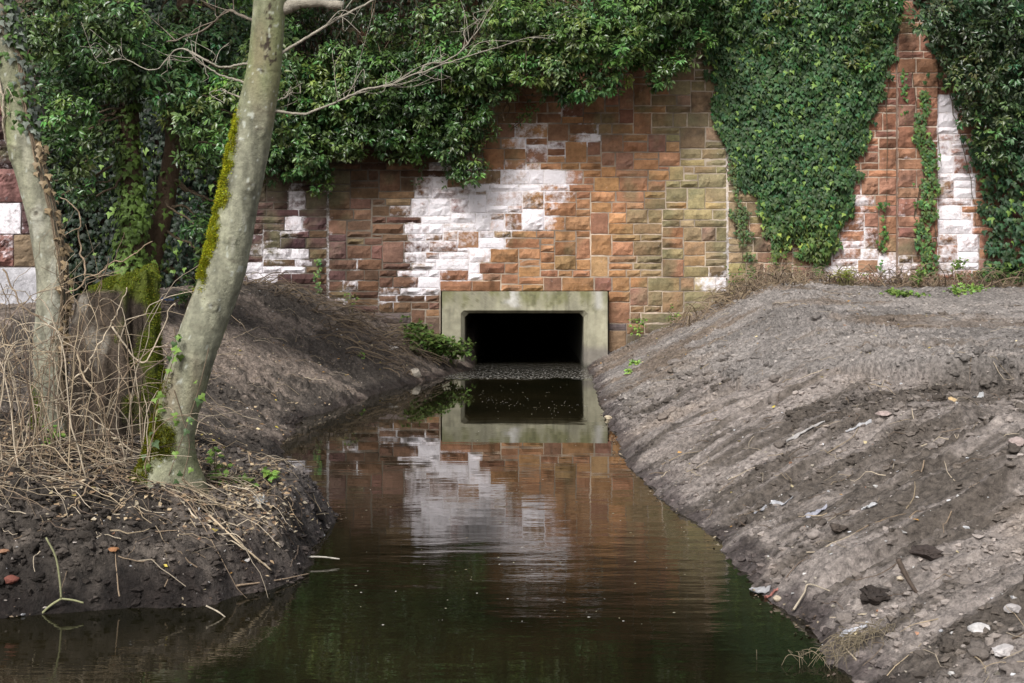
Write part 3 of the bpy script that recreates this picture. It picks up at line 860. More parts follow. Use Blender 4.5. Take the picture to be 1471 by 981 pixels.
# ivy-clad trees at the left, standing clear of the wall
def ivy_tree(label, trunk_px, Y, rad_px, clumps, seed, col, leaf_trunk, n_fill, fill):
    rg = np.random.default_rng(seed)
    t_ = thing('ivy_clad_tree', label, 'tree')
    P = spline([W(a, b_, Y + dy) for a, b_, dy in trunk_px], 60)
    R = np.interp(np.linspace(0, 1, 60), [0, .15, 1], [rad_px * 1.3, rad_px, rad_px * .6]) * Y / FPX
    V, F, D, ti = tube(P, R, 26)
    V = V + D * (fbm(V[:, 0] * 9, V[:, 1] * 9, V[:, 2] * 2.5, seed=seed) * .045)[:, None]
    c = np.array([.10, .068, .045]) * (1 + .5 * fbm(V[:, 0] * 12, V[:, 1] * 12, V[:, 2] * 3, seed=seed + 1))[:, None]
    mk('trunk', V, F, M_RBARK, c, t_, smooth=True)
    lv = Leaves(T_OVATE); st_ = Acc()
    items = list(clumps)
    for _ in range(n_fill):
        x0, x1, y0, y1, r0, r1 = fill
        items.append((rg.uniform(x0, x1), rg.uniform(y0, y1), rg.uniform(r0, r1)))
    for px, py, rp in items:
        Yq = Y + rg.uniform(-1.5, .7) * (1 if py < 250 else .5)
        cc = W(px, py, Yq); r = rp * Yq / FPX
        clump(lv, cc, (r * 1.15, r * .9, r * .85), rg, 60, .088, col * rg.uniform(.7, 1.3), 13)
        q = P[int(np.argmin(np.abs(P[:, 2] - cc[2] - .4)))]
        stems(st_, rg, [q, (q + cc) / 2 + rg.normal(0, .1, 3), cc], r=.02)
    lv.build('crown', M_LEAF, t_)
    st_.build('branch', M_RBARK, t_)
    if leaf_trunk:
        l2 = Leaves(T_IVY)
        ii = rg.integers(4, 50, leaf_trunk)
        th = rg.uniform(-np.pi, 0, leaf_trunk)
        dirs = np.stack([np.cos(th), np.sin(th), np.zeros_like(th)], -1)
        p = P[ii] + dirs * (R[ii] * rg.uniform(1.02, 1.7, leaf_trunk))[:, None] + rg.normal(0, .03, (leaf_trunk, 3))
        l2.add(p, nrm(dirs * .35 + np.array([0, 0, -1]) + rg.normal(0, .35, p.shape)), nrm(dirs + [0, 0, .35] + rg.normal(0, .25, p.shape)), .085 * rg.uniform(.6, 1.15, leaf_trunk), GREEN_L * rg.uniform(.5, 1.15, (leaf_trunk, 1)))
        l2.build('trunk_foliage', M_LEAF2, t_)
    return t_
ivy_tree('ivy-clad tree with heart-shaped leaves climbing its upright lower trunk', [(178, 470, 0), (186, 400, 0), (192, 320, 0), (188, 240, .1), (180, 120, .2), (160, -60, .3), (150, -260, .3)], 16.6, 17,
         [(85, 60, 34), (110, 100, 42), (75, 150, 36), (130, 150, 36), (100, 190, 32), (75, 200, 28), (150, 60, 44), (60, 110, 30), (105, 235, 26), (70, 260, 22), (130, 270, 24), (115, 285, 18), (160, 110, 36), (190, 60, 40), (165, 20, 40), (60, 20, 30), (150, 200, 26), (60, 300, 16)],
         21, GREEN_M * 1.0, 1100, 26, (45, 210, -220, 215, 24, 38))
ivy_tree('ivy-clad tree with a bare dark trunk leaning right behind the mossy stump', [(198, 480, 0), (212, 400, 0), (228, 330, 0), (244, 250, .1), (255, 120, .2), (270, -60, .3), (275, -260, .3)], 17.0, 16,
         [(250, 60, 44), (290, 110, 44), (250, 130, 36), (310, 60, 44), (320, 150, 40), (280, 170, 36), (300, 200, 34), (260, 190, 28), (330, 205, 30), (285, 220, 26), (350, 120, 36), (360, 40, 40), (230, 90, 30), (345, 250, 24), (320, 240, 22), (310, 300, 22), (290, 330, 24), (325, 345, 22), (345, 300, 20), (300, 370, 20)],
         22, GREEN_M * 1.05, 160, 28, (205, 395, -220, 205, 24, 38))
print('ivy trees done')

# ivy pressed flat to the wall
def wall_ivy(name, label, poly, n, seed, Y=WY - .06, thick=.26, col=(.036, .078, .025), size=(.06, .10), nst=10, light_low=None, soft=.0):
    rg = np.random.default_rng(seed)
    t_ = thing(name, label, 'ivy')
    poly = np.array(poly, float)
    lo = poly.min(0); hi = poly.max(0)
    pts = rg.uniform(lo, hi, (n * 4, 2))
    sd = sdist(pts[:, 0], pts[:, 1], poly) + fbm(pts[:, 0] / 14, pts[:, 1] / 14, oct=3, seed=seed) * 15
    k = sd < rg.uniform(-6, 3, len(pts))
    pts = pts[k][:n]; sd = sd[k][:n]
    X = (pts[:, 0] - CX) * WY / FPX; Z = CAM_H - (pts[:, 1] - HOR) * WY / FPX
    bil = fbm(X * 1.3, Z * 1.3, oct=3, seed=seed + 2); bil2 = fbm(X * 5, Z * 5, oct=2, seed=seed + 3)
    prof = sst(3, -45, sd) * thick * (1 + .7 * bil) + .05 * (1 + bil2)
    lay = rg.uniform(0, 1, len(X)) ** .5
    Yv = Y - prof * lay
    P = np.stack([X, Yv, Z], -1)
    T = nrm(np.stack([rg.normal(0, .38, len(X)), -.35 + rg.normal(0, .15, len(X)), -np.ones(len(X))], -1))
    Nn = nrm(np.stack([rg.normal(0, .3, len(X)), -np.ones(len(X)), .45 + rg.normal(0, .28, len(X))], -1))
    tone = np.exp(rg.normal(0, .28, len(X)) + .25 * bil2)
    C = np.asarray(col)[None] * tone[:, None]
    C = C * np.stack([1 + .2 * rg.normal(size=len(X)), np.ones(len(X)), 1 + .15 * rg.normal(size=len(X))], -1)
    young = (rg.random(len(X)) < .06)[:, None]
    C = np.where(young, GREEN_L * 1.2, C)
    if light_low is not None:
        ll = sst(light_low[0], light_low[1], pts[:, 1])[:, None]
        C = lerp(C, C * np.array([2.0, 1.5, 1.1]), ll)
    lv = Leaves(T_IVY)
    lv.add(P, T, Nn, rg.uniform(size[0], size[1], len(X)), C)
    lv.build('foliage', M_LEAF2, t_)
    st_ = Acc()
    for _ in range(nst):
        a = pts[rg.integers(len(pts))]; b_ = pts[rg.integers(len(pts))]
        pa = W(a[0], a[1], Y + .03); ax = np.array([lerp(a[0], b_[0], .15), max(a[1], b_[1])]); pb = W(ax[0], min(ax[1] + 12, hi[1]), Y + .03)
        pa[1] = pb[1] = Y + .02
        stems(st_, rg, [pa, (pa + pb) / 2 + rg.normal(0, .05, 3) * [1, 0, 1], pb], wob=.06, r=.010, n=24)
    st_.build('stem', M_RBARK, t_)
    return t_

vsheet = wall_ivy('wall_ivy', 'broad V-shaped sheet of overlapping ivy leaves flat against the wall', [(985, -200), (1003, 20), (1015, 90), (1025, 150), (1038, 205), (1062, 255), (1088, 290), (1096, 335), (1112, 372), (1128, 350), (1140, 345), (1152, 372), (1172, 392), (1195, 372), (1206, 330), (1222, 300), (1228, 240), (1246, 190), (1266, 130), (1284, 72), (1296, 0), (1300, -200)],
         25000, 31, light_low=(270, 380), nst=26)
wall_ivy('wall_ivy', 'narrow wavy ivy ribbon climbing the shallow pilaster', [(1318, 100), (1326, 102), (1330, 190), (1345, 240), (1342, 300), (1334, 340), (1340, 396), (1308, 398), (1314, 340), (1308, 300), (1316, 250), (1308, 190), (1314, 150)], 560, 32, Y=WY - .14, thick=.06, size=(.045, .085), nst=8, col=(.062, .115, .032))
wall_ivy('wall_ivy', 'thin ivy strand on bare orange stone left of the ribbon', [(1262, 290), (1270, 290), (1274, 340), (1270, 388), (1258, 388), (1263, 340)], 70, 33, thick=.03, size=(.04, .07), nst=3, col=(.06, .13, .03))
wall_ivy('wall_ivy', 'short ivy wisp just right of the wall top bare stone', [(1292, 95), (1300, 95), (1302, 150), (1298, 190), (1292, 150)], 60, 38, thick=.03, size=(.04, .07), nst=3, col=(.05, .11, .03))
wall_ivy('wall_ivy', 'straggling brownish ivy strand beside the white-streaked joint', [(1045, 200), (1052, 200), (1058, 260), (1068, 300), (1076, 345), (1084, 400), (1074, 405), (1064, 350), (1054, 310), (1048, 260)], 330, 34, thick=.05, size=(.04, .07), nst=6, col=(.07, .10, .035))
wall_ivy('wall_ivy', 'sparse pale creeper hanging low beside the left joint', [(452, 370), (462, 372), (464, 430), (452, 432)], 55, 39, thick=.03, size=(.04, .07), nst=2, col=(.08, .14, .04))
# right mass
RM = [(1308, -200), (1312, 0), (1330, 50), (1343, 100), (1362, 128), (1378, 165), (1392, 225), (1405, 290), (1412, 350), (1416, 395), (1450, 400), (1560, 390), (1700, 380), (1700, -200)]
ti = wall_ivy('wall_ivy', 'thick dark ivy mass covering the right end of the wall', RM, 15000, 35, Y=WY - .1, thick=.62, col=(.036, .074, .030), size=(.075, .12), nst=30)
rg = np.random.default_rng(36); lv = Leaves(T_OVATE)
for px, py, rp in [(1345, 25, 34), (1380, 60, 34), (1440, 60, 42), (1400, 110, 34), (1460, 120, 36), (1375, 20, 36), (1430, 10, 40), (1470, 30, 40), (1395, 155, 26), (1440, 170, 30), (1470, 210, 34), (1500, 90, 40), (1420, 220, 24), (1530, 20, 50), (1540, 160, 50), (1580, 80, 55)]:
    Y = WY - .75 - rg.uniform(0, .35); r = rp * Y / FPX
    clump(lv, W(px, py, Y), (r * 1.1, r * .7, r), rg, 40, .10, GREEN_D * 1.25, 10)
lv.build('shoot', M_LEAF, ti)
wall_ivy('wall_ivy', 'ivy thicket painted dark as the shade on the wall behind the ivy-clad trees', [(40, -200), (44, 250), (48, 330), (60, 440), (330, 440), (338, 360), (346, 300), (352, 250), (380, 215), (420, 190), (420, -200)], 14000, 37, thick=1.0, col=(.008, .018, .007), size=(.07, .12), nst=40)  # near-black leaf colour paints in the shade behind the trees
rg = np.random.default_rng(40); lv = Leaves(T_OVATE)
for px, py, rp in [(1012, 20, 24), (1035, -10, 34), (1060, 35, 20), (1130, 5, 26), (1155, 70, 15), (1200, 15, 26), (1245, 50, 20), (1275, 10, 24), (1100, 60, 14), (1230, 95, 12)]:
    r = rp * WY / FPX
    clump(lv, W(px, py, WY - .38), (r * 1.1, r * .5, r), rg, 44, .10, GREEN_M * .9, 12)
lv.build('shoot', M_LEAF, vsheet)
print('wall ivy done')

# ------------------------------------------------------------------ the two bare trees in front
def bark_mesh(P, R, seg, seed, knots=(), dark=None, base=(.225, .222, .160), mossm=None):
    V, F, D, ti_ = tube(P, R, seg)
    x, y, z = V.T
    nz1 = fbm(x * 5, y * 5, z * 2.2, seed=seed); nz2 = fbm(x * 22, y * 22, z * 9, oct=4, seed=seed + 1)
    disp = .010 * nz1 + .0025 * nz2
    # fine horizontal creases
    disp += -.0035 * sst(.45, .8, vn(z * 16 + .8 * nz1, x * 1.6 + 3, seed=seed + 2))
    c = np.asarray(base) * (1 + .5 * nz1 + .65 * nz2)[:, None]
    vs = fbm(x * 30, y * 30, z * 3.2, oct=3, seed=seed + 15)[:, None]
    c = c * (1 + .38 * vs)
    crk = sst(.35, .62, fbm(x * 6, y * 6, z * 34 + 2 * nz1, oct=3, seed=seed + 11))[:, None]
    c = lerp(c, c * .55, crk * .6)
    green = sst(-.1, .6, fbm(x * 4, y * 4, z * 1.4, seed=seed + 3))[:, None]
    c = lerp(c, np.array([.19, .21, .09]), green * .85)
    pale = sst(.28, .55, fbm(x * 8, y * 8, z * 3, oct=5, seed=seed + 4))[:, None]
    c = lerp(c, np.array([.42, .41, .34]), pale * .7)
    brownp = sst(.12, .45, fbm(x * 3, y * 3, z * 1.1, oct=4, seed=seed + 6))[:, None]
    c = lerp(c, np.array([.20, .15, .10]), brownp * .75)
    spots = sst(.62, .8, vn(x * 42, z * 42, y * 42, seed=seed + 5))[:, None]
    c = lerp(c, np.array([.52, .54, .48]), spots * .6)
    dl = sst(.5, .85, vn(z * 30 + 2 * nz1, x * 5, y * 5, seed=seed + 8))[:, None]
    c = lerp(c, np.array([.12, .10, .07]), dl * .35)
    for (kp, kr) in knots:
        q = np.linalg.norm((V - kp) * [1, 1, 1.25], axis=1) / kr
        disp += kr * .22 * np.exp(-q ** 2 * 1.3) - kr * .5 * np.exp(-q ** 2 * 12) + .006 * np.exp(-(q - 1.1) ** 2 * 16)
        c = lerp(c, np.array([.10, .08, .055]), (.85 * np.exp(-q ** 2 * 5) + .55 * np.exp(-(q - 1.0) ** 2 * 26) * sst(-.2, .5, (V[:, 2] - kp[2]) / kr))[:, None])
    if dark is not None:
        c = lerp(c, np.array([.045, .032, .022]), (dark(V) * sst(.0, .22, fbm(x * 60, y * 60, z * 46, oct=3, seed=seed + 7) + dark(V) * .35 - .28))[:, None])
    if mossm is not None:
        mm = mossm(V) * sst(-.3, .1, nz2 + nz1 * .6 + mossm(V) - .5)
        c = lerp(c, np.array([.13, .15, .02]), mm[:, None] * .85); disp += .004 * mm
    return V + D * disp[:, None], F, c

def moss_tufts(P, D, rg, col=(.20, .24, .02), size=.011):
    lv = Leaves(T_BLADE); n = len(P)
    for k in range(3):
        T = nrm(D + rg.normal(0, .55, (n, 3)) + [0, 0, -.15])
        lv.add(P + rg.normal(0, .007, (n, 3)), T, nrm(rg.normal(size=(n, 3))), size * rg.uniform(.5, 1.3, n) * 1.0, np.asarray(col) * np.exp(rg.normal(0, .35, (n, 1))) * np.stack([1 + .15 * rg.normal(size=n), np.ones(n), np.ones(n)], -1))
    # widen blades
    lv.t = (T_BLADE[0] * [3.2, 1, 1], T_BLADE[1])
    return lv

def branch(t_, pts, r0, r1, seed, col=(.29, .26, .21), n=50, twigs=0, tl=.35, name='branch', m=M_BARK, seg=9):
    rg = np.random.default_rng(seed)
    a = Acc()
    P = spline(pts, n)
    P = P + .012 * np.stack([fbm(np.arange(n) * .35, np.zeros(n) + k, seed=seed + k) for k in (0, 1, 2)], -1) * np.linspace(0, 1, n)[:, None] ** .5
    V, F, D, t2 = tube(P, np.linspace(r0, r1, n) * (1 + .12 * vn(np.arange(n) * .6, np.zeros(n), seed=seed)), seg)
    a.add(V, F, np.asarray(col) * (1 + .35 * fbm(V[:, 0] * 30, V[:, 2] * 30, V[:, 1] * 30, seed=seed))[:, None])
    for k in range(twigs):
        i = rg.integers(int(n * .3), n - 3)
        dr = nrm(P[i + 1] - P[i]) + rg.normal(0, .55, 3) + [0, 0, .25]
        dr = nrm(dr); L_ = tl * rg.uniform(.35, 1.2)
        Q = [P[i], P[i] + dr * L_ * .5 + rg.normal(0, .03, 3), P[i] + dr * L_ + rg.normal(0, .07, 3)]
        Q = spline(Q, 10)
        V, F, D, t2 = tube(Q, np.linspace(max(r1 * .8, .0025), .0012, 10), 5)
        a.add(V, F, np.asarray(col) * rg.uniform(.9, 1.4))
        if rg.random() < .6:
            Q2 = spline([Q[5], Q[5] + nrm(dr + rg.normal(0, .6, 3)) * L_ * .3, Q[5] + nrm(dr + rg.normal(0, .6, 3)) * L_ * .5], 7)
            V, F, D, t2 = tube(Q2, np.linspace(.002, .001, 7), 4); a.add(V, F, np.asarray(col) * 1.2)
    return a.build(name, m, t_, smooth=True)

# tree 2: the big leaning one
TY = 8.15
t2_ = thing('leaning_tree', 'large smooth-barked trunk with a yellow moss stripe leaning over the stream', 'tree')
pl = [(228, 735, 104), (237, 690, 84), (243, 655, 70), (255, 592, 63), (286, 486, 64), (318, 400, 62), (330, 350, 61), (352, 245, 57), (370, 150, 54), (380, 90, 50), (388, 0, 49), (396, -120, 44), (410, -300, 38), (430, -520, 30), (450, -800, 18)]
pp = spline([W(a, b_, TY) for a, b_, c_ in pl], 460)
rr = np.interp(np.linspace(0, len(pl) - 1, 460), range(len(pl)), [c_ / 2 * TY / FPX for a, b_, c_ in pl]) * .97
# root flare
def dark2(V):
    px = V[:, 0] / V[:, 1] * FPX + CX; py = HOR + (CAM_H - V[:, 2]) / V[:, 1] * FPX
    n_ = fbm(px / 11, py / 11, oct=4, seed=9)
    return sst(13, 2, np.abs(px - (388 - (py - 10) * .02)) + 15 * n_) * sst(-40, 15, py) * sst(125, 85, py + 25 * n_)
def moss2(V):
    px = V[:, 0] / V[:, 1] * FPX + CX; py = HOR + (CAM_H - V[:, 2]) / V[:, 1] * FPX
    cen = np.interp(py, [100, 160, 250, 340, 410], [350, 345, 330, 308, 288])
    nn_ = fbm(px / 14, py / 22, oct=4, seed=19)
    a_ = sst(13, 5, np.abs(px - cen + 5) + 11 * nn_ + 5 * sst(260, 160, py)) * sst(150, 185, py + 20 * nn_) * sst(425, 385, py + 20 * nn_)
    b_ = sst(26, 12, np.hypot((px - 233), (py - 632) * .75)) + sst(16, 4, np.abs(px - np.interp(py, [420, 600, 700], [275, 222, 200]))) * sst(520, 600, py) * .8
    return np.clip(a_ + b_, 0, 1) * (V[:, 1] < TY + .06)
kn = [(W(376, 189, TY - .115), .040), (W(362, 268, TY - .12), .042), (W(340, 205, TY - .1), .02), (W(305, 440, TY - .125), .028), (W(333, 345, TY - .125), .022), (W(352, 395, TY - .11), .018), (W(285, 520, TY - .12), .02)]
V, F, c = bark_mesh(pp, rr, 110, 101, kn, dark2, mossm=moss2)
fl = sst(.75, .35, V[:, 2]); ang = np.arctan2(V[:, 1] - TY, V[:, 0] - pp[0][0])
V[:, :2] += ((V[:, :2] - np.array([pp[12][0], TY])) * (fl * .28 * (1 + .8 * np.sin(ang * 3 + 1)))[:, None])
mk('trunk', V, F, M_BARK, c, t2_, smooth=True)
rg = np.random.default_rng(5)
mm = moss2(V)
idx = rg.choice(len(V), 42000, p=mm / mm.sum())
Dn = nrm(V[idx] - pp[np.clip((idx // 110), 0, 459)])
py_ = HOR + (CAM_H - V[idx, 2]) / V[idx, 1] * FPX
keep = (vn(V[idx, 0] * 30, V[idx, 2] * 30, seed=4) > -.35) & ((py_ < 470) | (rg.random(len(idx)) < .5))
brt = np.where(py_ < 470, 1.0, .4)[:, None]
moss_tufts(V[idx][keep], Dn[keep], rg, col=(np.array([.24, .25, .015]) * brt * np.exp(.55 * fbm(V[idx, 0] * 22, V[idx, 2] * 22, oct=3, seed=6))[:, None])[keep]).build('moss', M_MOSS, t2_)
wp = lambda L_, dy=0: [W(a, b_, TY + dy + (k * .0)) for k, (a, b_) in enumerate(L_)]
branch(t2_, wp([(385, 22), (410, 12), (440, 3), (492, 9)]), .044, .024, 201, n=40, seg=14)
branch(t2_, wp([(390, 86), (420, 66), (465, 40), (500, 18), (545, -5), (620, -60)]), .010, .005, 202, twigs=4)
branch(t2_, wp([(388, 158), (415, 162), (440, 163), (480, 148), (520, 130), (560, 122), (605, 104), (650, 88), (700, 72), (742, 58)]), .009, .0022, 203, twigs=15, tl=.40, n=90)
branch(t2_, wp([(605, 104), (612, 92), (640, 88), (665, 70), (690, 40), (706, 8)]), .006, .002, 204, twigs=7, tl=.25)
branch(t2_, wp([(362, 92), (345, 92), (322, 97), (300, 88), (270, 74)]), .009, .003, 205, twigs=4, tl=.3)
branch(t2_, wp([(358, 120), (330, 112), (300, 98), (268, 70)]), .008, .003, 206, twigs=3, tl=.3)
branch(t2_, [W(366, 30, TY), W(345, 22, TY + .2), W(326, 16, TY + .4), W(290, 44, TY + .6), W(240, 61, TY + .7)], .010, .005, 207, twigs=7, tl=.3, col=(.16, .13, .10))
branch(t2_, [W(300, 88, TY), W(257, 70, TY + .1), W(222, 101, TY + .2), W(183, 87, TY + .3), W(154, 84, TY + .3)], .005, .002, 208, twigs=6, tl=.2)
branch(t2_, wp([(345, 140), (322, 130), (318, 128)]), .006, .003, 209, twigs=2, tl=.12)
branch(t2_, wp([(396, 145), (412, 138), (420, 132)]), .005, .002, 210, twigs=4, tl=.12)
for k, (a, b_) in enumerate([(300, -700), (560, -760), (420, -980)]):
    branch(t2_, [W(420, -400 - 60 * k, TY), W(lerp(420, a, .5), lerp(-430, b_, .6), TY + .4 * (k - 1)), W(a, b_, TY + .9 * (k - 1))], .05, .015, 220 + k, twigs=10, tl=.9)

# tree 1: left edge
T1Y = 9.25
t1_ = thing('bare_tree', 'slimmer grey trunk at the left edge with ivy vines up its right side', 'tree')
pl = [(70, 690, 80), (74, 645, 62), (73, 595, 52), (73, 540, 51), (73, 486, 49), (76, 400, 45), (64, 326, 44), (49, 262, 45), (37, 218, 45), (26, 160, 44), (18, 100, 44), (8, 60, 43), (-6, 0, 44), (-20, -60, 42), (-30, -220, 36), (-20, -420, 26), (-10, -700, 14)]
pq = spline([W(a, b_, T1Y) for a, b_, c_ in pl], 420)
rq = np.interp(np.linspace(0, len(pl) - 1, 420), range(len(pl)), [c_ / 2 * T1Y / FPX for a, b_, c_ in pl]) * .98
def moss1(V):
    px = V[:, 0] / V[:, 1] * FPX + CX; py = HOR + (CAM_H - V[:, 2]) / V[:, 1] * FPX
    return sst(14, 4, np.abs(px - 52)) * sst(545, 590, py) * (V[:, 1] < T1Y + .05) * .9
kn = [(W(52, 307, T1Y - .105), .045), (W(20, 218, T1Y - .05), .06), (W(50, 240, T1Y - .10), .035), (W(70, 385, T1Y - .10), .022), (W(30, 130, T1Y - .1), .025), (W(74, 470, T1Y - .11), .025)]
V, F, c = bark_mesh(pq, rq, 90, 131, kn, None, mossm=moss1, base=(.25, .242, .18))
mk('trunk', V, F, M_BARK, c, t1_, smooth=True)
mm = moss1(V); idx = rg.choice(len(V), 5000, p=mm / mm.sum())
moss_tufts(V[idx], nrm(V[idx] - pq[idx // 90]), rg, col=np.array([.12, .15, .015])).build('moss', M_MOSS, t1_)
branch(t1_, [W(24, 222, T1Y), W(8, 200, T1Y - .03), W(5, 160, T1Y - .1), W(1, 122, T1Y - .1), W(-20, 60, T1Y)], .010, .006, 231, col=(.4, .34, .26), twigs=2, tl=.2)
for k, (a, b_) in enumerate([(-160, -640), (120, -700)]):
    branch(t1_, [W(-25, -300 - 60 * k, T1Y), W(lerp(-25, a, .5), lerp(-330, b_, .6), T1Y + .3), W(a, b_, T1Y + .6)], .04, .012, 240 + k, twigs=8, tl=.8)

# vines and leaves on the left trunk
vt = thing('climbing_ivy', 'ivy vine with grey leaves creeping up the left-edge trunk', 'ivy')
a = Acc(); lv = Leaves(T_IVY); rg = np.random.default_rng(77)
for k in range(9):
    off = rg.uniform(.55, 1.25)
    i0 = rg.integers(40, 130); i1 = rg.integers(300, 375)
    ii = np.linspace(i0, i1, 40).astype(int)
    th = -.15 - rg.uniform(0, .7) + .25 * fbm(np.arange(40) * .2, np.zeros(40) + k, seed=k)
    P = pq[ii] + np.stack([np.cos(th), np.sin(th), 0 * th], -1) * (rq[ii] * 1.06 + .004)[:, None]
    V, F, D, t_ = tube(P, .0045, 5); a.add(V, F, np.array([.24, .18, .12]) * rg.uniform(.6, 1.1))
for i in range(560):
    j = int(rg.choice([rg.integers(205, 330), rg.integers(285, 345), rg.integers(100, 250)], p=[.3, .55, .15]))
    th = -.1 - abs(rg.normal(0, .45)); dr = np.array([np.cos(th), np.sin(th), 0])
    dead = j < 215
    P = pq[j] + dr * (rq[j] * 1.06 + rg.uniform(.0, .035)) + [0, 0, rg.normal(0, .02)]
    cc = np.array([.26, .19, .11]) if dead else (np.array([.13, .15, .12]) if rg.random() < .55 else GREEN_M)
    lv.add(P, nrm(dr * .5 + [0, 0, -1] + rg.normal(0, .4, 3)), nrm(dr * [1, 1, 1] + [0, -.6, .3] + rg.normal(0, .3, 3)), rg.uniform(.03, .062), cc * rg.uniform(.6, 1.3))
for i in range(26):
    j = int(rg.integers(225, 300)); th = -np.pi / 2 + rg.normal(0, .5); dr = np.array([np.cos(th), np.sin(th), 0])
    lv.add(pq[j] + dr * (rq[j] * 1.1), nrm(np.array([0, -.2, -1]) + rg.normal(0, .3, 3)), nrm(dr + rg.normal(0, .2, 3)), rg.uniform(.03, .06), GREEN_M * rg.uniform(.6, 1.4))
a.build('stem', M_TWIG, vt); lv.build('foliage', M_LEAF2, vt)
vt2 = thing('climbing_ivy', 'small sprigs of young ivy at the foot of the leaning trunk', 'ivy')
a = Acc(); lv = Leaves(T_IVY)
for k, pth in enumerate([[(205, 690), (218, 640), (222, 590), (240, 545), (252, 500), (250, 470)], [(262, 690), (272, 640), (262, 600), (250, 560)], [(240, 690), (265, 620), (285, 560), (300, 500)]]):
    P = spline([W(x_, y_, TY - .135 - (.02 if k == 2 else 0)) for x_, y_ in pth], 40)
    V, F, D, t_ = tube(P, .003, 5); a.add(V, F, np.array([.16, .12, .08]))
    for q in range(22 if k == 0 else 6):
        p = P[rg.integers(2, 39)] + rg.normal(0, .018, 3) + [0, -.03, 0]
        lv.add(p, nrm(rg.normal(0, .6, 3) + [0, -.3, -.5]), nrm(np.array([0, -1, .3]) + rg.normal(0, .2, 3)), rg.uniform(.03, .055), (GREEN_L * 1.2 if rg.random() < .5 else GREEN_D * 1.5))
a.build('stem', M_TWIG, vt2); lv.build('foliage', M_LEAF2, vt2)

# mossy stump
SY = 9.15
st = thing('tree_stump', 'broad broken stump capped with green moss between the two trunks', 'stump')
sp0 = W(172, 665, SY)
nu, nv = 150, 120
top_z = W(172, 410, SY)[2]
Uz = np.linspace(0, 1, nu)[:, None]; th = np.linspace(0, 2 * np.pi, nv, endpoint=False)[None, :]
R0 = .265 * (1 + .28 * np.exp(-Uz * 7)) * (1 + .10 * np.sin(th * 2 + .6) + .07 * np.sin(th * 5 + 2) + .04 * np.sin(th * 9))
zz = -.12 + (top_z - sp0[2] + .12) * Uz * (1 + .0 * th)
zz = zz * (1 + (.05 * np.cos(th - .2) + .10 * fbm(np.cos(th) * 2.2, np.sin(th) * 2.2, oct=4, seed=309)) * Uz ** 2)
R0 = R0 * (1 - .16 * Uz ** 3)
X = sp0[0] + R0 * np.cos(th) * 1.0; Yv = SY + R0 * np.sin(th) * .85; Z = sp0[2] + zz
fis = fbm(np.cos(th) * 5 + 0 * Uz, np.sin(th) * 5 + 0 * Uz, Z * 1.6, oct=5, seed=301)
rad = 1 + .26 * fis - .10 * np.abs(fbm(np.cos(th) * 9 + 0 * Uz, np.sin(th) * 9 + 0 * Uz, Z * 1.2, oct=3, seed=307))
X = sp0[0] + (X - sp0[0]) * rad; Yv = SY + (Yv - SY) * rad
V = np.stack([X, Yv, Z], -1).reshape(-1, 3)
F = [grid_faces(nu, nv, True)]
# closed top
K = 26; last = V[-nv:]; cen = last.mean(0) + [0, 0, .02]; rings = []
for k in range(1, K + 1):
    f_ = 1 - k / K
    r_ = cen + (last - cen) * f_; r_[:, 2] += .035 * fbm(r_[:, 0] * 9, r_[:, 1] * 9, seed=302) + .02 * (1 - f_)
    rings.append(r_)
Vt = np.vstack([V] + rings)
F.append(grid_faces(K + 1, nv, True) + (nu - 1) * nv)
x, y, z_ = Vt.T
cc = np.array([.075, .058, .044]) * (1 + 1.3 * fbm(x * 14, y * 14, z_ * 4, oct=5, seed=303))[:, None]
cc = lerp(cc, np.array([.36, .33, .28]), (sst(.2, .55, fbm(x * 10, y * 10, z_ * 4, oct=5, seed=304)) * .7)[:, None])
def mossS(x, y, z_):
    return np.clip(sst(sp0[0] + .10, sp0[0] + .2, x + .22 * fbm(x * 7, z_ * 5, y * 7, oct=4, seed=305)) * sst(sp0[2] + .15, sp0[2] + .6, z_ + .2 * fbm(x * 3, z_ * 3, y * 3, seed=306)) + sst(top_z - .05, top_z - .01, z_), 0, 1)
ms = mossS(x, y, z_)
cc = lerp(cc, np.array([.10, .13, .015]), ms[:, None] * .8)
mk('bark', Vt, F, M_RBARK, cc, st, smooth=True)
ms = ms * sst(-.25, .15, fbm(x * 16, y * 16, z_ * 12, oct=3, seed=308)) + 1e-9
idx = rg.choice(len(Vt), 17000, p=ms / ms.sum())
Dn = nrm(Vt[idx] - np.array([sp0[0], SY, 0]) * [1, 1, 0] - np.stack([0 * idx, 0 * idx, Vt[idx, 2] - .25 * (Vt[idx, 2] > top_z - .05)], -1))
moss_tufts(Vt[idx], Dn, rg, col=np.array([.14, .165, .02])).build('moss', M_MOSS, st)
print('trees done')

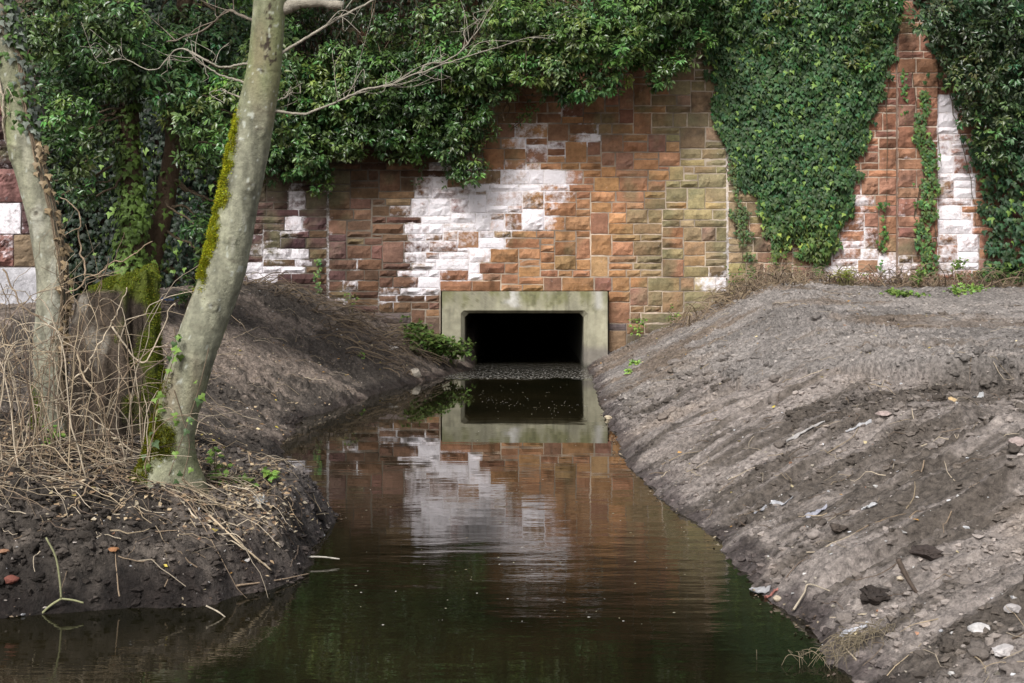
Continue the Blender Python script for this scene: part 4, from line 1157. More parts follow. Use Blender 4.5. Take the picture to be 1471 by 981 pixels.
# ------------------------------------------------------------------ ground cover: crumbs, pebbles, litter, twigs
def ico():
    p = (1 + 5 ** .5) / 2
    v = nrm(np.array([(-1, p, 0), (1, p, 0), (-1, -p, 0), (1, -p, 0), (0, -1, p), (0, 1, p), (0, -1, -p), (0, 1, -p), (p, 0, -1), (p, 0, 1), (-p, 0, -1), (-p, 0, 1)], float))
    f = np.array([(0, 11, 5), (0, 5, 1), (0, 1, 7), (0, 7, 10), (0, 10, 11), (1, 5, 9), (5, 11, 4), (11, 10, 2), (10, 7, 6), (7, 1, 8), (3, 9, 4), (3, 4, 2), (3, 2, 6), (3, 6, 8), (3, 8, 9), (4, 9, 5), (2, 4, 11), (6, 2, 10), (8, 6, 7), (9, 8, 1)])
    return v, f
IV, IF = ico()
def sub(v, f):
    v = list(map(tuple, v)); mid = {}; nf = []
    def m(a_, b_):
        k = (min(a_, b_), max(a_, b_))
        if k not in mid:
            p = (np.array(v[a_]) + np.array(v[b_])) / 2; p /= np.linalg.norm(p); mid[k] = len(v); v.append(tuple(p))
        return mid[k]
    for a_, b_, c_ in f:
        x_, y_, z_ = m(a_, b_), m(b_, c_), m(c_, a_)
        nf += [(a_, x_, z_), (b_, y_, x_), (c_, z_, y_), (x_, y_, z_)]
    return np.array(v), np.array(nf)
IV2, IF2 = sub(IV, IF); IV3, IF3 = sub(IV2, IF2); IV4, IF4 = sub(IV3, IF3)

def scatter_pts(n, rg, regions):
    out = []
    for (x0, x1, y0, y1, share) in regions:
        k = int(n * share); out.append(np.stack([rg.uniform(x0, x1, k), rg.uniform(y0, y1, k)], -1))
    return np.concatenate(out)
def crumbs(name, n, regions, smin_, smax_, colf, seed, m, pw=2.6, flat=.7, clumpf=None, emb=.25, kind='stuff'):
    rg = np.random.default_rng(seed)
    p = scatter_pts(n, rg, regions)
    z_, d_, s_, sm_, cl_ = H(p[:, 0], p[:, 1], True)
    ok = d_ > .01
    if clumpf is not None: ok &= rg.random(len(p)) < clumpf(p[:, 0], p[:, 1], d_, s_)
    p = p[ok]; z_ = z_[ok]; d_ = d_[ok]; s_ = s_[ok]; sm_ = sm_[ok]; k = len(p)
    sz = smin_ + (smax_ - smin_) * rg.random(k) ** pw
    v = IV[None] * (1 + .45 * rg.normal(size=(k, 12, 1)).clip(-1.4, 1.4))
    sc = np.stack([rg.uniform(.7, 1.4, k), rg.uniform(.7, 1.3, k), rg.uniform(.6, 1.1, k) * flat], -1)
    v = v * sc[:, None] * sz[:, None, None]
    th = rg.uniform(0, 6.28, k); c_, s2 = np.cos(th)[:, None], np.sin(th)[:, None]
    v = np.stack([v[..., 0] * c_ - v[..., 1] * s2, v[..., 0] * s2 + v[..., 1] * c_, v[..., 2]], -1)
    P = np.stack([p[:, 0], p[:, 1], z_ + sz * emb], -1)
    V = (P[:, None] + v).reshape(-1, 3)
    F = (IF[None] + (np.arange(k) * 12)[:, None, None]).reshape(-1, 3)
    C = np.repeat(colf(p[:, 0], p[:, 1], z_, d_, s_, sm_, rg), 12, 0)
    o = mk(name, V, F, m, C)
    return o
REG = [(-4.6, -1.1, 6.9, 10.5, .27), (1.0, 4.4, 5.0, 11.6, .30), (1.0, 8.0, 11.3, 22.8, .26), (-5.5, -1.0, 10.5, 22.8, .17)]
def col_soil(x, y, z_, d_, s_, sm_, rg):
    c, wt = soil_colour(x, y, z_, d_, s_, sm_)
    return c * np.exp(rg.normal(0, .22, (len(x), 1)))
def cf(x, y, d_, s_):
    f = sst(-.25, .45, fbm(x * 1.7, y * 2.6, oct=4, seed=401))
    f = f + .8 * np.exp(-((y - 10.8) / .5) ** 2) * (x > 2.4) + .5 * (x < 0) * (y < 10.5)
    return np.clip(f * .9 + .08, 0, 1)
tag(crumbs('soil_crumbs', 120000, REG, .003, .026, col_soil, 411, M_CLOD, 5.0, clumpf=cf), 'loose dark soil crumbs over both scraped banks', 'soil', kind='stuff')
def col_peb(x, y, z_, d_, s_, sm_, rg):
    pal = np.array([(.62, .60, .58), (.45, .40, .33), (.34, .30, .27), (.50, .44, .40), (.40, .22, .14), (.70, .70, .72)])
    c = pal[rg.choice(6, len(x), p=[.2, .25, .25, .15, .05, .1])]
    return c * rg.uniform(.35, .95, (len(x), 1))
tag(crumbs('gravel', 6500, [(a_, b_, c_, d_, s_) for a_, b_, c_, d_, s_ in REG], .003, .013, col_peb, 412, M_ROCK, 2.8, emb=.35), 'tiny pale stones and grit flecking both banks', 'gravel', kind='stuff')

def litter(name, label, n, regions, seed, pal, size, tm, m, lift=.004, flat=.35, dmax=99, dmin=.03):
    rg = np.random.default_rng(seed); p = scatter_pts(n, rg, regions)
    z_, d_, *_ = H(p[:, 0], p[:, 1], True); ok = (d_ > dmin) & (d_ < dmax + .05 * (dmax < 1) * vn(p[:, 0] * 3, p[:, 1] * 3, seed=seed)) & ((dmax > 1) | (fbm(p[:, 0] * 2.5, p[:, 1] * 2.5, seed=seed) > -.05)); z_ = np.maximum(z_, .002); p = p[ok]; z_ = z_[ok]; k = len(p)
    lv = Leaves(tm); th = rg.uniform(0, 6.28, k)
    T = np.stack([np.cos(th), np.sin(th), rg.normal(0, flat, k)], -1); Nn = np.stack([rg.normal(0, flat, k), rg.normal(0, flat, k) - .2, np.ones(k)], -1)
    pal = np.array(pal)
    lv.add(np.stack([p[:, 0], p[:, 1], z_ + lift + rg.uniform(0, .02, k)], -1), T, Nn, size * rg.uniform(.5, 1.3, k), pal[rg.integers(0, len(pal), k)] * rg.uniform(.6, 1.2, (k, 1)))
    return tag(lv.build(name, m), label, 'leaf litter', kind='stuff')
litter('leaf_litter', 'dry tan leaf litter around the stump and trunk feet', 7500, [(-3.9, -1.5, 7.9, 9.6, .62), (-2.6, -1.3, 7.5, 9.0, .22), (-6, -2, 9.5, 21, .16)], 421, [(.42, .32, .20), (.32, .22, .13), (.5, .42, .3), (.2, .13, .08)], .034, T_SMALL, M_TWIG)
litter('fallen_leaves', 'scattered yellow and pale fallen leaves on both banks', 420, [(-3.5, -1.2, 7.2, 12, .35), (-4, -1, 12, 21, .35), (1.2, 4, 6, 13, .12), (1.2, 6, 13, 22, .18)], 422, [(.5, .40, .08), (.6, .5, .3), (.45, .25, .08)], .04, T_SMALL, M_TWIG)

litter('washed_leaves', 'bits of leaf and bark washed up along both waterlines', 9000, [(-4.5, -1.0, 6.5, 14, .5), (.8, 1.8, 5, 16, .5)], 423, [(.16, .12, .08), (.10, .07, .05), (.28, .23, .16), (.06, .045, .035)], .022, T_SMALL, M_TWIG, dmax=.05, dmin=-.05)
def strew(name, label, n, regions, seed, Lr, rr_, pal, updown=.2, curl=.25, kind='stuff', cat='twigs', along=None, lift=0.0):
    rg = np.random.default_rng(seed); a_ = Acc()
    p = scatter_pts(n, rg, regions); z_, d_, *_ = H(p[:, 0], p[:, 1], True)
    pal = np.array(pal)
    for (x_, y_), zz_, dd in zip(p, z_, d_):
        if dd < .03: continue
        L_ = rg.uniform(*Lr); th = rg.uniform(0, 6.28) if along is None else along + rg.normal(0, .35)
        dr = np.array([np.cos(th), np.sin(th), 0]); k = 7
        t_ = np.linspace(0, 1, k)[:, None]
        P = np.array([x_, y_, 0]) + dr * t_ * L_ + np.cross(dr, [0, 0, 1]) * (curl * L_ * rg.normal() * t_ * (1 - t_) * 2)
        hz = H(P[:, 0], P[:, 1])
        if hz.min() < .01: continue
        up = rg.uniform(0, updown) * L_ * np.sin(t_[:, 0] * np.pi * rg.uniform(.5, 1)) + .004 + lift * rg.random()
        P[:, 2] = np.maximum(hz, 0) * .6 + max(zz_, 0) * .4 + up
        P[:, 2] = np.maximum(P[:, 2], hz + .002)
        r_ = rg.uniform(*rr_)
        V, F, D, _t = tube(P, np.linspace(r_, r_ * .5, k), 5)
        a_.add(V, F, pal[rg.integers(len(pal))] * rg.uniform(.7, 1.2))
    return tag(a_.build(name, M_TWIG), label, cat, kind=kind)
TAN = [(.33, .26, .175), (.23, .17, .115), (.42, .35, .26), (.13, .095, .07)]
strew('fallen_twigs', 'fine fallen twigs and root fibres strewn on both banks', 1150, [(-4.2, -1.2, 7.1, 10.5, .38), (-4.5, -1.2, 10.5, 21, .30), (1.1, 4, 5.2, 11.5, .20), (1.2, 5, 11.5, 21, .12)], 431, (.08, .38), (.0015, .0045), TAN)
strew('dead_stems', 'brown dead stems matted along the foot of the right wall', 900, [(3.4, 8.6, 22.0, 22.85, .8), (2.6, 4.5, 21.3, 22.8, .2)], 432, (.15, .6), (.004, .010), [(.22, .16, .11), (.12, .09, .065), (.3, .23, .15)], updown=.7)
strew('dead_roots', 'dark roots and dead stems along the left bank top by the wall', 330, [(-4.4, -1.4, 21.3, 22.7, .5), (-2.9, -.9, 19.8, 21.8, .5)], 433, (.2, .8), (.004, .012), [(.10, .075, .055), (.2, .15, .1)], updown=.4, along=-.6)

# dead bramble canes round the stump
rg = np.random.default_rng(441); a = Acc()
def cane(pts, r0=.005, r1=.0022, col=None, n=22):
    P = spline(pts, n); L_ = np.linalg.norm(P[-1] - P[0])
    k1 = int(rg.integers(4, n - 3)); t1 = np.maximum(np.arange(n) - k1, 0)[:, None] / n
    P = P + t1 * rg.normal(0, .22, 3) * L_ * [1, .6, 1] + .05 * L_ * np.stack([fbm(np.arange(n) * .3, np.zeros(n) + k, seed=int(rg.integers(1e6))) for k in (0, 1, 2)], -1)
    P[:, 2] = np.maximum(P[:, 2], np.maximum(H(P[:, 0], P[:, 1]), 0) + .003)
    V, F, D, t_ = tube(P, np.linspace(r0, r1, n), 6)
    c = np.array(TAN[rg.integers(4)] if col is None else col) * rg.uniform(.6, 1.35)
    a.add(V, F, c * (1 + .3 * fbm(V[:, 0] * 30, V[:, 2] * 30, V[:, 1] * 30, seed=3))[:, None])
    if L_ > .3 and rg.random() < .5:
        q = int(rg.integers(6, n - 2)); e = P[q] + nrm(P[-1] - P[0] + rg.normal(0, .5, 3) * L_) * L_ * rg.uniform(.15, .4)
        e[2] = max(e[2], gz(e[0], e[1]) + .003)
        V, F, D, t_ = tube(spline([P[q], (P[q] + e) / 2 + rg.normal(0, .02, 3), e], 8), np.linspace(r1 * 1.1, r1 * .6, 8), 5)
        a.add(V, F, c)
def gz(x_, y_): return float(max(H(np.array([x_]), np.array([y_]))[0], 0))
for k in range(170):
    x0 = rg.uniform(-3.6, -1.95); y0 = rg.uniform(7.9, 8.95)
    dxmax = -1.75
    h_ = rg.uniform(.15, 1.12) * (1 if x0 < -2.2 else .45); dx = rg.normal(.0, .5); dy = rg.normal(-.05, .22)
    dx = min(dx, (dxmax - x0) / 1.6)
    z0 = gz(x0, y0)
    P = [np.array([x0, y0, z0 - .02]), np.array([x0 + dx * .35, y0 + dy * .4, z0 + h_ * .75]), np.array([x0 + dx * .9, y0 + dy * .8, z0 + h_]), np.array([x0 + dx * 1.6, y0 + dy * 1.1, z0 + h_ * rg.uniform(.6, 1.2)])]
    cane(P, rg.uniform(.0022, .0050), .0014)
for k in range(230):   # low, flopped towards the water
    x0 = rg.uniform(-3.3, -1.7); y0 = rg.uniform(7.7, 8.7); L_ = rg.uniform(.25, .8); th = rg.normal(-.55, .5)
    x1, y1 = min(x0 + L_ * np.cos(th), -1.25), max(y0 + L_ * np.sin(th) * .8, 7.1)
    xm, ym = (x0 + x1) / 2, (y0 + y1) / 2
    cane([(x0, y0, gz(x0, y0) + .03), (xm, ym, gz(xm, ym) + rg.uniform(.01, .09)), (x1, y1, gz(x1, y1) + rg.uniform(.0, .04))], rg.uniform(.0015, .0038), .0012, n=14)
for pts in ([(122, 400), (116, 350), (114, 305), (84, 278)], [(95, 420), (156, 384), (212, 358)], [(150, 470), (141, 420), (139, 360)], [(160, 470), (205, 520), (240, 445), (248, 436)], [(190, 620), (225, 500), (240, 440)], [(110, 545), (160, 480), (195, 435)], [(108, 505), (150, 590), (185, 640)],
            [(1, 385), (30, 430), (80, 470), (130, 520)], [(60, 600), (150, 620), (260, 690)], [(210, 690), (300, 760), (385, 830)], [(240, 690), (330, 740), (440, 770)], [(140, 690), (118, 720), (98, 745)]):
    cane([W(x_, y_, 8.45 - .1 * rg.random()) if y_ < 600 else G(x_, y_) + [0, 0, .03] for x_, y_ in pts], .0058, .003, n=30)
tag(a.build('dead_bramble', M_TWIG, smooth=True), 'tangle of dry straw-coloured bramble canes round the mossy stump', 'bramble', kind='stuff')

# ------------------------------------------------------------------ single things
def stone(px, py, wpx, label, col, cat='stone', name='stone', seed=0, flat=.65, asp=1.0, group=None, m=M_ROCK, rough=.22, lo=5.0):
    p = G(px, py, lo); r = wpx / 2 * p[1] / FPX
    rg_ = np.random.default_rng(seed + 900)
    v = IV4.copy()
    n = fbm(v[:, 0] * 1.6 + seed, v[:, 1] * 1.6, v[:, 2] * 1.6, oct=4, seed=seed)
    # chop with a few planes for an angular look
    for _ in range(7):
        nn = nrm(rg_.normal(size=3)); dd = rg_.uniform(.55, .85)
        s_ = v @ nn; v = v - nn * np.maximum(s_ - dd, 0)[:, None]
    v = v * (1 + rough * n)[:, None] * [r, r * asp, r * flat]
    v = v + p + [0, 0, r * flat * .45]
    c = np.asarray(col) * (1 + .3 * fbm(v[:, 0] * 40, v[:, 1] * 40, v[:, 2] * 40, seed=seed))[:, None]
    o = mk(name, v, IF4, m, c, smooth=False)
    return tag(o, label, cat, group)
stone(597, 541, 19, 'pale rounded stone at the waterline left of the culvert', (.45, .40, .33), seed=1, flat=.8)
stone(565, 505, 16, 'grey angular stone half buried under the left wall foot', (.33, .30, .27), seed=2)
stone(16, 842, 22, 'red brick fragment on dark soil at the far lower left', (.17, .06, .045), 'brick', 'brick_fragment', seed=3)
stone(163, 795, 17, 'orange-brown broken tile piece on the dark left bank', (.27, .13, .06), 'tile', 'tile_fragment', seed=4, flat=.4)
stone(5, 795, 18, 'orange shard at the left edge above the red brick', (.28, .15, .09), 'tile', 'tile_fragment', seed=5, flat=.4)
stone(1368, 577, 14, 'tan stone among clods under the right bank lip', (.5, .36, .2), seed=6)
stone(1230, 832, 16, 'round grey stone sitting in the bucket groove', (.20, .17, .15), seed=7, flat=.9)
stone(1292, 836, 12, 'small cream stone right of the round groove stone', (.5, .42, .32), seed=8)
stone(1462, 640, 26, 'smooth pinkish stone at the right picture edge', (.34, .27, .25), seed=9)
stone(1408, 908, 34, 'large whitish stone low on the right bank', (.5, .48, .47), seed=10, flat=.5)
stone(1440, 940, 40, 'broad pale rubble stone in the bottom right corner', (.46, .43, .42), seed=11, flat=.45)
stone(1455, 880, 26, 'grey-white stone above the corner rubble', (.42, .39, .38), seed=12, flat=.5)
stone(1330, 900, 22, 'flat tan stone left of the pale rubble', (.40, .33, .28), seed=13, flat=.4)
stone(968, 522, 24, 'flat brown-grey slab on the slope right of the portal', (.22, .19, .17), seed=14, flat=.4)
stone(1268, 598, 24, 'pinkish slab lying on the slope below the clods', (.33, .26, .24), seed=15, flat=.35)
stone(873, 602, 12, 'small whitish stone at the right waterline near portal', (.5, .42, .3), seed=16)
stone(1116, 862, 14, 'small cream stone in the wet margin at lower right', (.48, .4, .3), seed=17)
stone(1252, 862, 48, 'big dark clod of peaty soil in the lower right bank', (.040, .032, .028), 'clod', 'soil_clod', seed=18, flat=.6, m=M_CLOD, rough=.7)
stone(1332, 802, 42, 'dark clod above the upright stick on the right slope', (.055, .043, .038), 'clod', 'soil_clod', seed=19, flat=.5, m=M_CLOD, rough=.7)
stone(1206, 762, 28, 'brown clod alone in the middle of the right slope', (.075, .06, .05), 'clod', 'soil_clod', seed=20, flat=.5, m=M_CLOD, rough=.7)

# lumps under the lip of the right bank and on the near left bank
def lumps(label, name, boxes, n, seed, r0, r1, cm):
    rg_ = np.random.default_rng(seed); a_ = Acc()
    for _ in range(n):
        bx = boxes[rg_.integers(len(boxes))]
        x_, y_ = rg_.uniform(bx[0], bx[1]), rg_.uniform(bx[2], bx[3])
        z_, d_, s_, sm_, cl_ = H(np.array([x_]), np.array([y_]), True)
        if d_[0] < .05: continue
        r = r0 + (r1 - r0) * rg_.random() ** 2.5
        v = IV3 * (1 + 1.1 * fbm(IV3[:, 0] * 2.2 + x_ * 7, IV3[:, 1] * 2.2 + y_ * 5, IV3[:, 2] * 2.2, oct=4, seed=seed))[:, None]
        v = v * [r * rg_.uniform(.8, 1.4), r * rg_.uniform(.7, 1.2), r * rg_.uniform(.5, .9)] + [x_, y_, z_[0] + r * .15]
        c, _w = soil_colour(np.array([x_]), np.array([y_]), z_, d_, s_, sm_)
        a_.add(v, IF3, c[0] * cm * rg_.uniform(.7, 1.15))
    return tag(a_.build(name, M_CLOD, smooth=True), label, 'soil', kind='stuff')
lumps('crumbling clods spilling down beneath the right bank lip and track edges', 'soil_lumps', [(2.2, 4.3, 10.3, 11.1), (2.2, 4.3, 10.5, 11.1), (2.2, 4.3, 10.6, 11.0), (1.2, 2.6, 12.8, 17.5), (1.2, 2.4, 13, 16), (1.1, 4.5, 5.2, 10.3), (3, 7, 11.2, 20)], 2300, 451, .008, .046, .78)
lumps('knobbly black earth lumps on the near left bank', 'earth_lumps', [(-3.6, -1.3, 7.1, 8.3), (-3.6, -2.2, 7.0, 7.8), (-4.4, -1.8, 11, 16)], 1100, 452, .008, .036, .9)

def strip_plastic(px0, py0, px1, py1, wpx, label, col, seed, name='plastic_scrap', cat='litter'):
    A_, B_ = G(px0, py0), G(px1, py1); n, m_ = 16, 6
    wd = wpx * A_[1] / FPX
    s_ = np.linspace(0, 1, n)[:, None]; t_ = np.linspace(-.5, .5, m_)[None, :]
    dr = nrm((B_ - A_) * [1, 1, 0]); pr = np.cross([0, 0, 1], dr)
    taper = np.sin(np.clip(s_ * .9 + .08, 0, 1) * np.pi) ** .5
    X = A_[0] + (B_[0] - A_[0]) * s_ + pr[0] * wd * t_ * taper * (1 + .5 * vn(s_ * 6, t_ * 2, seed=seed)); Y = A_[1] + (B_[1] - A_[1]) * s_ + pr[1] * wd * t_ * taper
    Z = np.maximum(H(X, Y), 0) + .002 + .010 * (1 + vn(s_ * 9, t_ * 5, seed=seed + 1))
    top = np.stack([X, Y, Z], -1).reshape(-1, 3); bot = top - [0, 0, .003]
    F = grid_faces(n, m_)
    o = mk(name, np.vstack([top, bot]), [F, F[:, ::-1] + len(top)], M_PLAST, .55 * np.asarray(col) * np.ones((2 * len(top), 3)) * (1 + .2 * vn(np.tile(s_ + 0 * t_, 1).ravel().repeat(2) * 9, np.zeros(2 * len(top)), seed=seed))[:, None])
    return tag(o, label, cat)
strip_plastic(1085, 738, 1138, 718, 12, 'crumpled whitish plastic strip midway up the right slope', (.55, .55, .58), 1)
strip_plastic(1157, 745, 1188, 730, 11, 'grey plastic scrap just right of the crumpled strip', (.48, .48, .55), 2)
strip_plastic(1238, 734, 1260, 726, 10, 'small white plastic scrap on the middle right slope', (.65, .65, .66), 3)
strip_plastic(1215, 622, 1252, 608, 9, 'thin white plastic sliver below the bank lip', (.68, .67, .68), 4)
strip_plastic(1130, 638, 1185, 608, 5, 'long pale streak of torn sheet on the upper right slope', (.55, .52, .50), 5)
strip_plastic(1205, 920, 1245, 905, 12, 'torn white plastic in the lower right margin', (.62, .62, .66), 6)
strip_plastic(1078, 848, 1105, 852, 20, 'milky plastic film at the right waterline', (.50, .49, .50), 7)
strip_plastic(1098, 860, 1118, 850, 7, 'faded red plastic tag at the right waterline', (.5, .2, .16), 8)
strip_plastic(230, 432, 254, 428, 14, 'blue plastic rag on the soil behind the stump', (.12, .2, .42), 9)
strip_plastic(362, 722, 376, 716, 12, 'white paper scrap on the near left bank by trunk', (.62, .62, .6), 10)
strip_plastic(1398, 572, 1412, 566, 8, 'tiny white sliver at the upper right slope', (.7, .7, .7), 11)

def stick(px_pts, r0, r1, label, col, name='stick', fork=(), z_off=.01, Y=None, cat='stick'):
    a_ = Acc()
    def pt(q): return (W(q[0], q[1], Y) if Y else G(q[0], q[1]) + [0, 0, z_off]) if len(q) == 2 else W(q[0], q[1], q[2])
    P = spline([pt(q) for q in px_pts], 24)
    V, F, D, _ = tube(P, np.linspace(r0, r1, 24) * (1 + .15 * vn(np.arange(24) * .7, np.zeros(24), seed=int(px_pts[0][0]))), 8)
    a_.add(V, F, np.asarray(col) * (1 + .25 * fbm(V[:, 0] * 40, V[:, 2] * 40, V[:, 1] * 40, seed=2))[:, None])
    for f in fork:
        P = spline([pt(q) for q in f], 16); V, F, D, _ = tube(P, np.linspace(r0 * .8, r1 * .8, 16), 7); a_.add(V, F, np.asarray(col))
    return tag(a_.build(name, M_TWIG, smooth=True), label, cat)
Yk = G(86, 862)[1]
stick([(50, 892), (70, 872), (88, 860)], .007, .006, 'forked greenish stick standing at the lower left water edge', (.24, .24, .13), fork=([(88, 860), (86, 835), (80, 800), (66, 772)], [(88, 860), (105, 862), (120, 866)]), Y=Yk - .05)
stick([(296, 870), (318, 882), (344, 906)], .0045, .003, 'thin pale twig reaching from the left bank into the water', (.42, .36, .28), Y=6.95)
stick([(436, 800), (462, 800), (488, 803)], .006, .004, 'pale grey stick poking out over water at the bank nose', (.40, .37, .32), Y=8.15)
stick([(340, 845), (400, 840), (444, 827)], .006, .003, 'brown branch lying along the left waterline', (.30, .22, .15))
stick([(300, 752), (350, 800), (390, 833)], .006, .004, 'long straw-coloured cane sloping down to the left waterline', (.48, .38, .26), z_off=.04)
stick([(1290, 803), (1303, 830), (1318, 853)], .013, .009, 'short dark stick jabbed upright in the lower right slope', (.10, .075, .06), Y=G(1318, 853)[1])
stick([(455, 745), (470, 742), (485, 745)], .004, .003, 'small twig at the tip of the left bank nose', (.38, .3, .2), z_off=.01)
stick([(1140, 885), (1155, 862), (1162, 848), (1192, 860)], .006, .003, 'bent pale twig above the wet margin lower right', (.40, .34, .26), z_off=.03)
stick([(55, 548), (95, 552), (135, 550)], .018, .014, 'short pale log piece lying before the left-edge trunk', (.42, .33, .24), z_off=.02, cat='log', name='log')

# fibrous roots hanging at lower right
rg = np.random.default_rng(461); a = Acc(); c0 = G(1225, 925)
for k in range(130):
    s_ = c0 + [rg.normal(0, .10), rg.normal(0, .05), .02]; s_[2] = gz(s_[0], s_[1]) + .03
    e = s_ + [rg.normal(-.03, .08), -abs(rg.normal(.08, .05)), -rg.uniform(.02, .12)]
    e = s_ + (e - s_) * .75
    e[2] = max(e[2], gz(e[0], e[1]) + .002)
    V, F, D, _ = tube(spline([s_, (s_ + e) / 2 + [rg.normal(0, .02), 0, .03], e], 9), np.linspace(.0018, .0008, 9), 4)
    a.add(V, F, np.array([.22, .18, .12]) * rg.uniform(.5, 1.2))
tag(a.build('root_tuft', M_TWIG), 'tuft of fibrous straw-coloured roots at the lower right waterline', 'roots', kind='stuff')

# leafy plants
def plant(name, label, pts, seed, n_stem, h, spread, leafs, size, col, cat='plant', arch=None, tm=T_SMALL, stemcol=(.14, .12, .06), per=3):
    rg_ = np.random.default_rng(seed); t_ = thing(name, label, cat); a_ = Acc(); lv_ = Leaves(tm)
    for k in range(n_stem):
        b_ = np.array(pts[rg_.integers(len(pts))], float) + rg_.normal(0, spread * .25, 3) * [1, 1, 0]
        b_[2] = gz(b_[0], b_[1]) - .01
        th_ = rg_.uniform(0, 6.28); out = np.array([np.cos(th_), np.sin(th_), 0]) * spread * rg_.uniform(.2, 1)
        if arch is not None: out = out * .5 + np.array(arch) * rg_.uniform(.3, 1)
        H_ = h * rg_.uniform(.5, 1.1)
        P = spline([b_, b_ + out * .4 + [0, 0, H_ * .8], b_ + out + [0, 0, H_ * rg_.uniform(.55, 1)]], 14)
        V, F, D, _ = tube(P, np.linspace(.0035, .0018, 14), 5); a_.add(V, F, np.array(stemcol) * rg_.uniform(.7, 1.3))
        for j in range(leafs):
            p = P[rg_.integers(3, 14)]
            dr = nrm(rg_.normal(size=3) * [1, 1, .4])
            for q in range(per):
                dq = nrm(dr + rg_.normal(0, .55, 3) * [1, 1, .4] + [0, 0, -.15])
                lv_.add(p + dr * .02, dq, nrm(np.array([0, -.35, 1]) + rg_.normal(0, .3, 3)), size * rg_.uniform(.6, 1.2), np.asarray(col) * rg_.uniform(.65, 1.35) * np.array([rg_.uniform(.8, 1.2), 1, 1]))
    a_.build('stem', M_TWIG, t_); lv_.build('foliage', M_LEAF2, t_)
    return t_
BR = GREEN_L * 1.5
plant('bramble_bush', 'leafy green bramble arching into the water left of the portal', [(-1.25, 21.7, 0), (-1.5, 21.5, 0), (-1.05, 21.9, 0), (-1.65, 21.9, 0)], 501, 90, .44, .28, 8, .08, GREEN_L * .75, 'bramble', arch=(.42, -.2, -.06))
plant('bramble_bush', 'bright lime sprigs on top of the bramble beside the portal', [(-1.2, 21.8, 0), (-1.0, 21.9, 0)], 502, 14, .46, .2, 8, .055, BR * 1.25, 'bramble', arch=(.32, -.1, 0))
plant('weed_plant', 'spindly light green bramble shoot against the wall right of the portal', [W(920, 483, 22.7)], 503, 6, .42, .2, 7, .06, BR, 'weed')
plant('weed_plant', 'second bramble shoot, farther up the slope by the wall', [W(965, 470, 22.7)], 504, 5, .36, .2, 6, .055, BR * .9, 'weed')
plant('weed_plant', 'low bright weed on the soil right of the portal foot', [G(912, 522), G(905, 535)], 505, 8, .07, .10, 6, .05, BR * 1.2, 'weed')
plant('grass_tuft', 'yellow-green grass tuft at the wall foot under the V of ivy', [G(1215, 410)], 506, 60, .30, .22, 3, .11, np.array([.26, .30, .05]), 'grass', tm=(T_BLADE[0] * [1.3, 1, 1], T_BLADE[1]), per=1)
plant('weed_plant', 'dark leafy weed at the wall foot below the ivy ribbon', [G(1318, 412), G(1325, 408)], 507, 12, .34, .22, 8, .06, GREEN_L * 1.1, 'weed')
plant('weed_plant', 'low green creeper on the plateau near the grass tuft', [G(1285, 424), G(1300, 426)], 508, 18, .09, .22, 8, .06, GREEN_L * 1.1, 'weed')
plant('weed_plant', 'bright creeping weed on the plateau at the far right', [G(1365, 420), G(1380, 424), G(1395, 418)], 509, 24, .10, .26, 8, .055, BR * .9, 'weed')
plant('weed_plant', 'upright leafy weed against the white-stained stones at right', [W(1378, 405, 22.6)], 510, 9, .6, .2, 10, .055, GREEN_L, 'weed')
plant('weed_plant', 'slender shoot with sparse leaves at the left joint foot', [W(505, 440, 22.5)], 511, 4, .5, .22, 5, .05, BR * .8, 'weed')
pl1 = plant('undergrowth', 'leggy dry shoots at the wall foot under the brown strand', [W(1075, 410, 22.6), W(1110, 405, 22.6), W(1140, 400, 22.6), W(1060, 420, 22.5)], 512, 34, .55, .25, 3, .05, GREEN_L * .8, 'weed')
plant('weed_plant', 'single lime seedling standing on the near left bank', [G(384, 690)], 513, 3, .09, .05, 4, .05, BR * 1.6, 'weed', per=4)
plant('weed_plant', 'lime-leaved shoot rising between the twigs beside the trunk foot', [G(305, 690), G(312, 700)], 514, 5, .26, .08, 4, .05, BR * 1.3, 'weed', per=4)
plant('weed_plant', 'light green sprig at the foot of the left-edge trunk', [G(72, 640)], 515, 4, .14, .06, 4, .045, BR * 1.3, 'weed', per=4)
plant('weed_plant', 'low weed patch on the left plateau below the ivy trees', [G(262, 440, 9), G(300, 425, 9), G(285, 432, 9)], 516, 34, .30, .35, 8, .06, GREEN_M * 1.1, 'weed')
plant('weed_plant', 'tiny green seedling in the middle of the far left bank', [G(519, 512)], 517, 3, .05, .04, 5, .05, BR * 1.3, 'weed')
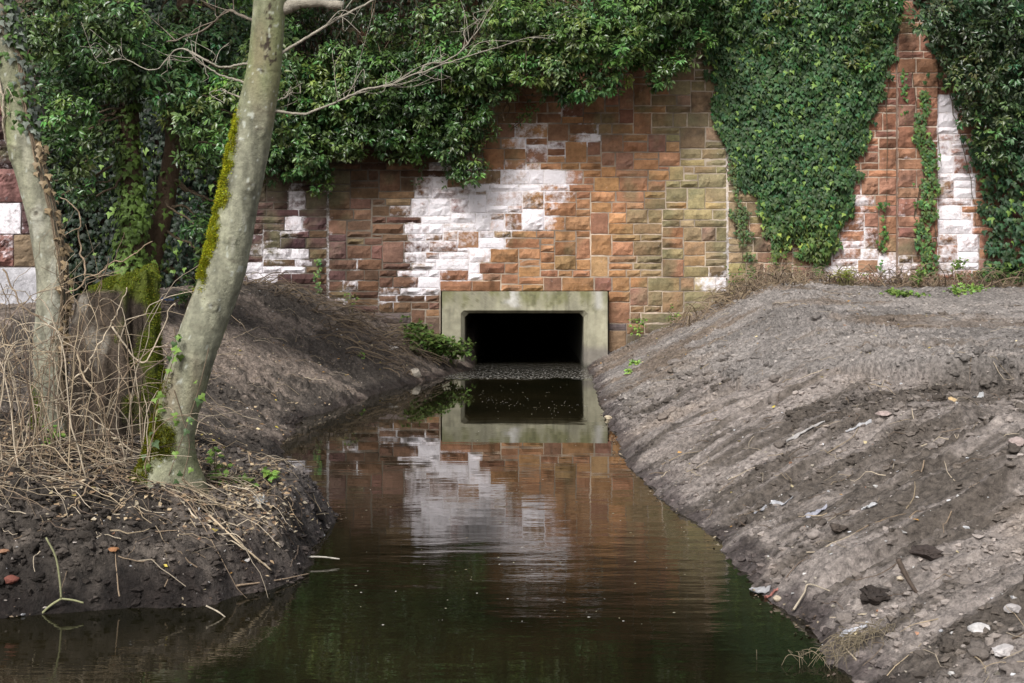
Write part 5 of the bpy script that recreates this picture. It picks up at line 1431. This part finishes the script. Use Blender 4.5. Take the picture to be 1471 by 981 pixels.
plant('weed_plant', 'small seedlings near the foot of the leaning trunk right side', [G(330, 690), G(345, 700)], 518, 10, .06, .10, 4, .04, GREEN_L, 'weed')
pl2 = plant('undergrowth', 'young leafy growth along the right wall foot beneath thick ivy', [W(x_, 412, 22.4) for x_ in (1420, 1440, 1460, 1480)], 519, 40, .42, .3, 7, .06, GREEN_M * 1.1, 'weed')

for q_ in (pl1, pl2):
    for o_ in [q_] + list(q_.children): o_['kind'] = 'stuff'
# floating scum line and bits
rg = np.random.default_rng(471); a = Acc()
for k in range(240):
    if k < 80:
        px = rg.uniform(690, 845); py = 575 + 8 * np.sin((px - 690) / 60) + rg.normal(0, 4) + (.05 * (px - 760))
    elif k < 120: px, py = rg.uniform(650, 850), rg.uniform(548, 600)
    else: px, py = rg.uniform(500, 1000), rg.uniform(600, 900)
    Y = FPX * CAM_H / (py - HOR); X = (px - CX) * Y / FPX
    if H(np.array([X]), np.array([Y]))[0] > -.05: continue
    s_ = rg.uniform(.002, .007)
    v = IV * [s_ * rg.uniform(.7, 1.6), s_ * rg.uniform(.7, 1.4), s_ * .25] + [X, Y, .001]
    a.add(v, IF, np.array([(.30, .28, .20), (.22, .19, .12), (.38, .36, .32)][rg.integers(3)]))
tag(a.build('floating_debris', M_ROCK), 'specks of scum and seed drifting on the dark water', 'debris', kind='stuff')
GROUPS = {'hanging_ivy': 'ivy masses hanging over the wall', 'wall_ivy': 'ivy climbing flat on the wall', 'ivy_clad_tree': 'ivy-clad trees at the left', 'weed_plant': 'weeds on the banks and at the wall foot',
          'stone': 'loose stones on the banks', 'soil_clod': 'dark soil clods on the right bank', 'plastic_scrap': 'scraps of litter on the banks', 'tile_fragment': 'orange tile pieces on the left bank',
          'stick': 'single sticks and twigs on the banks', 'bramble_bush': 'bramble beside the portal', 'climbing_ivy': 'ivy on the bare trunks'}
for o in S.objects:
    k = o.name.split('.')[0]
    if o.parent is None and k in GROUPS: o['group'] = GROUPS[k]
print('verts', sum(len(o.data.vertices) for o in S.objects if o.type == 'MESH'))
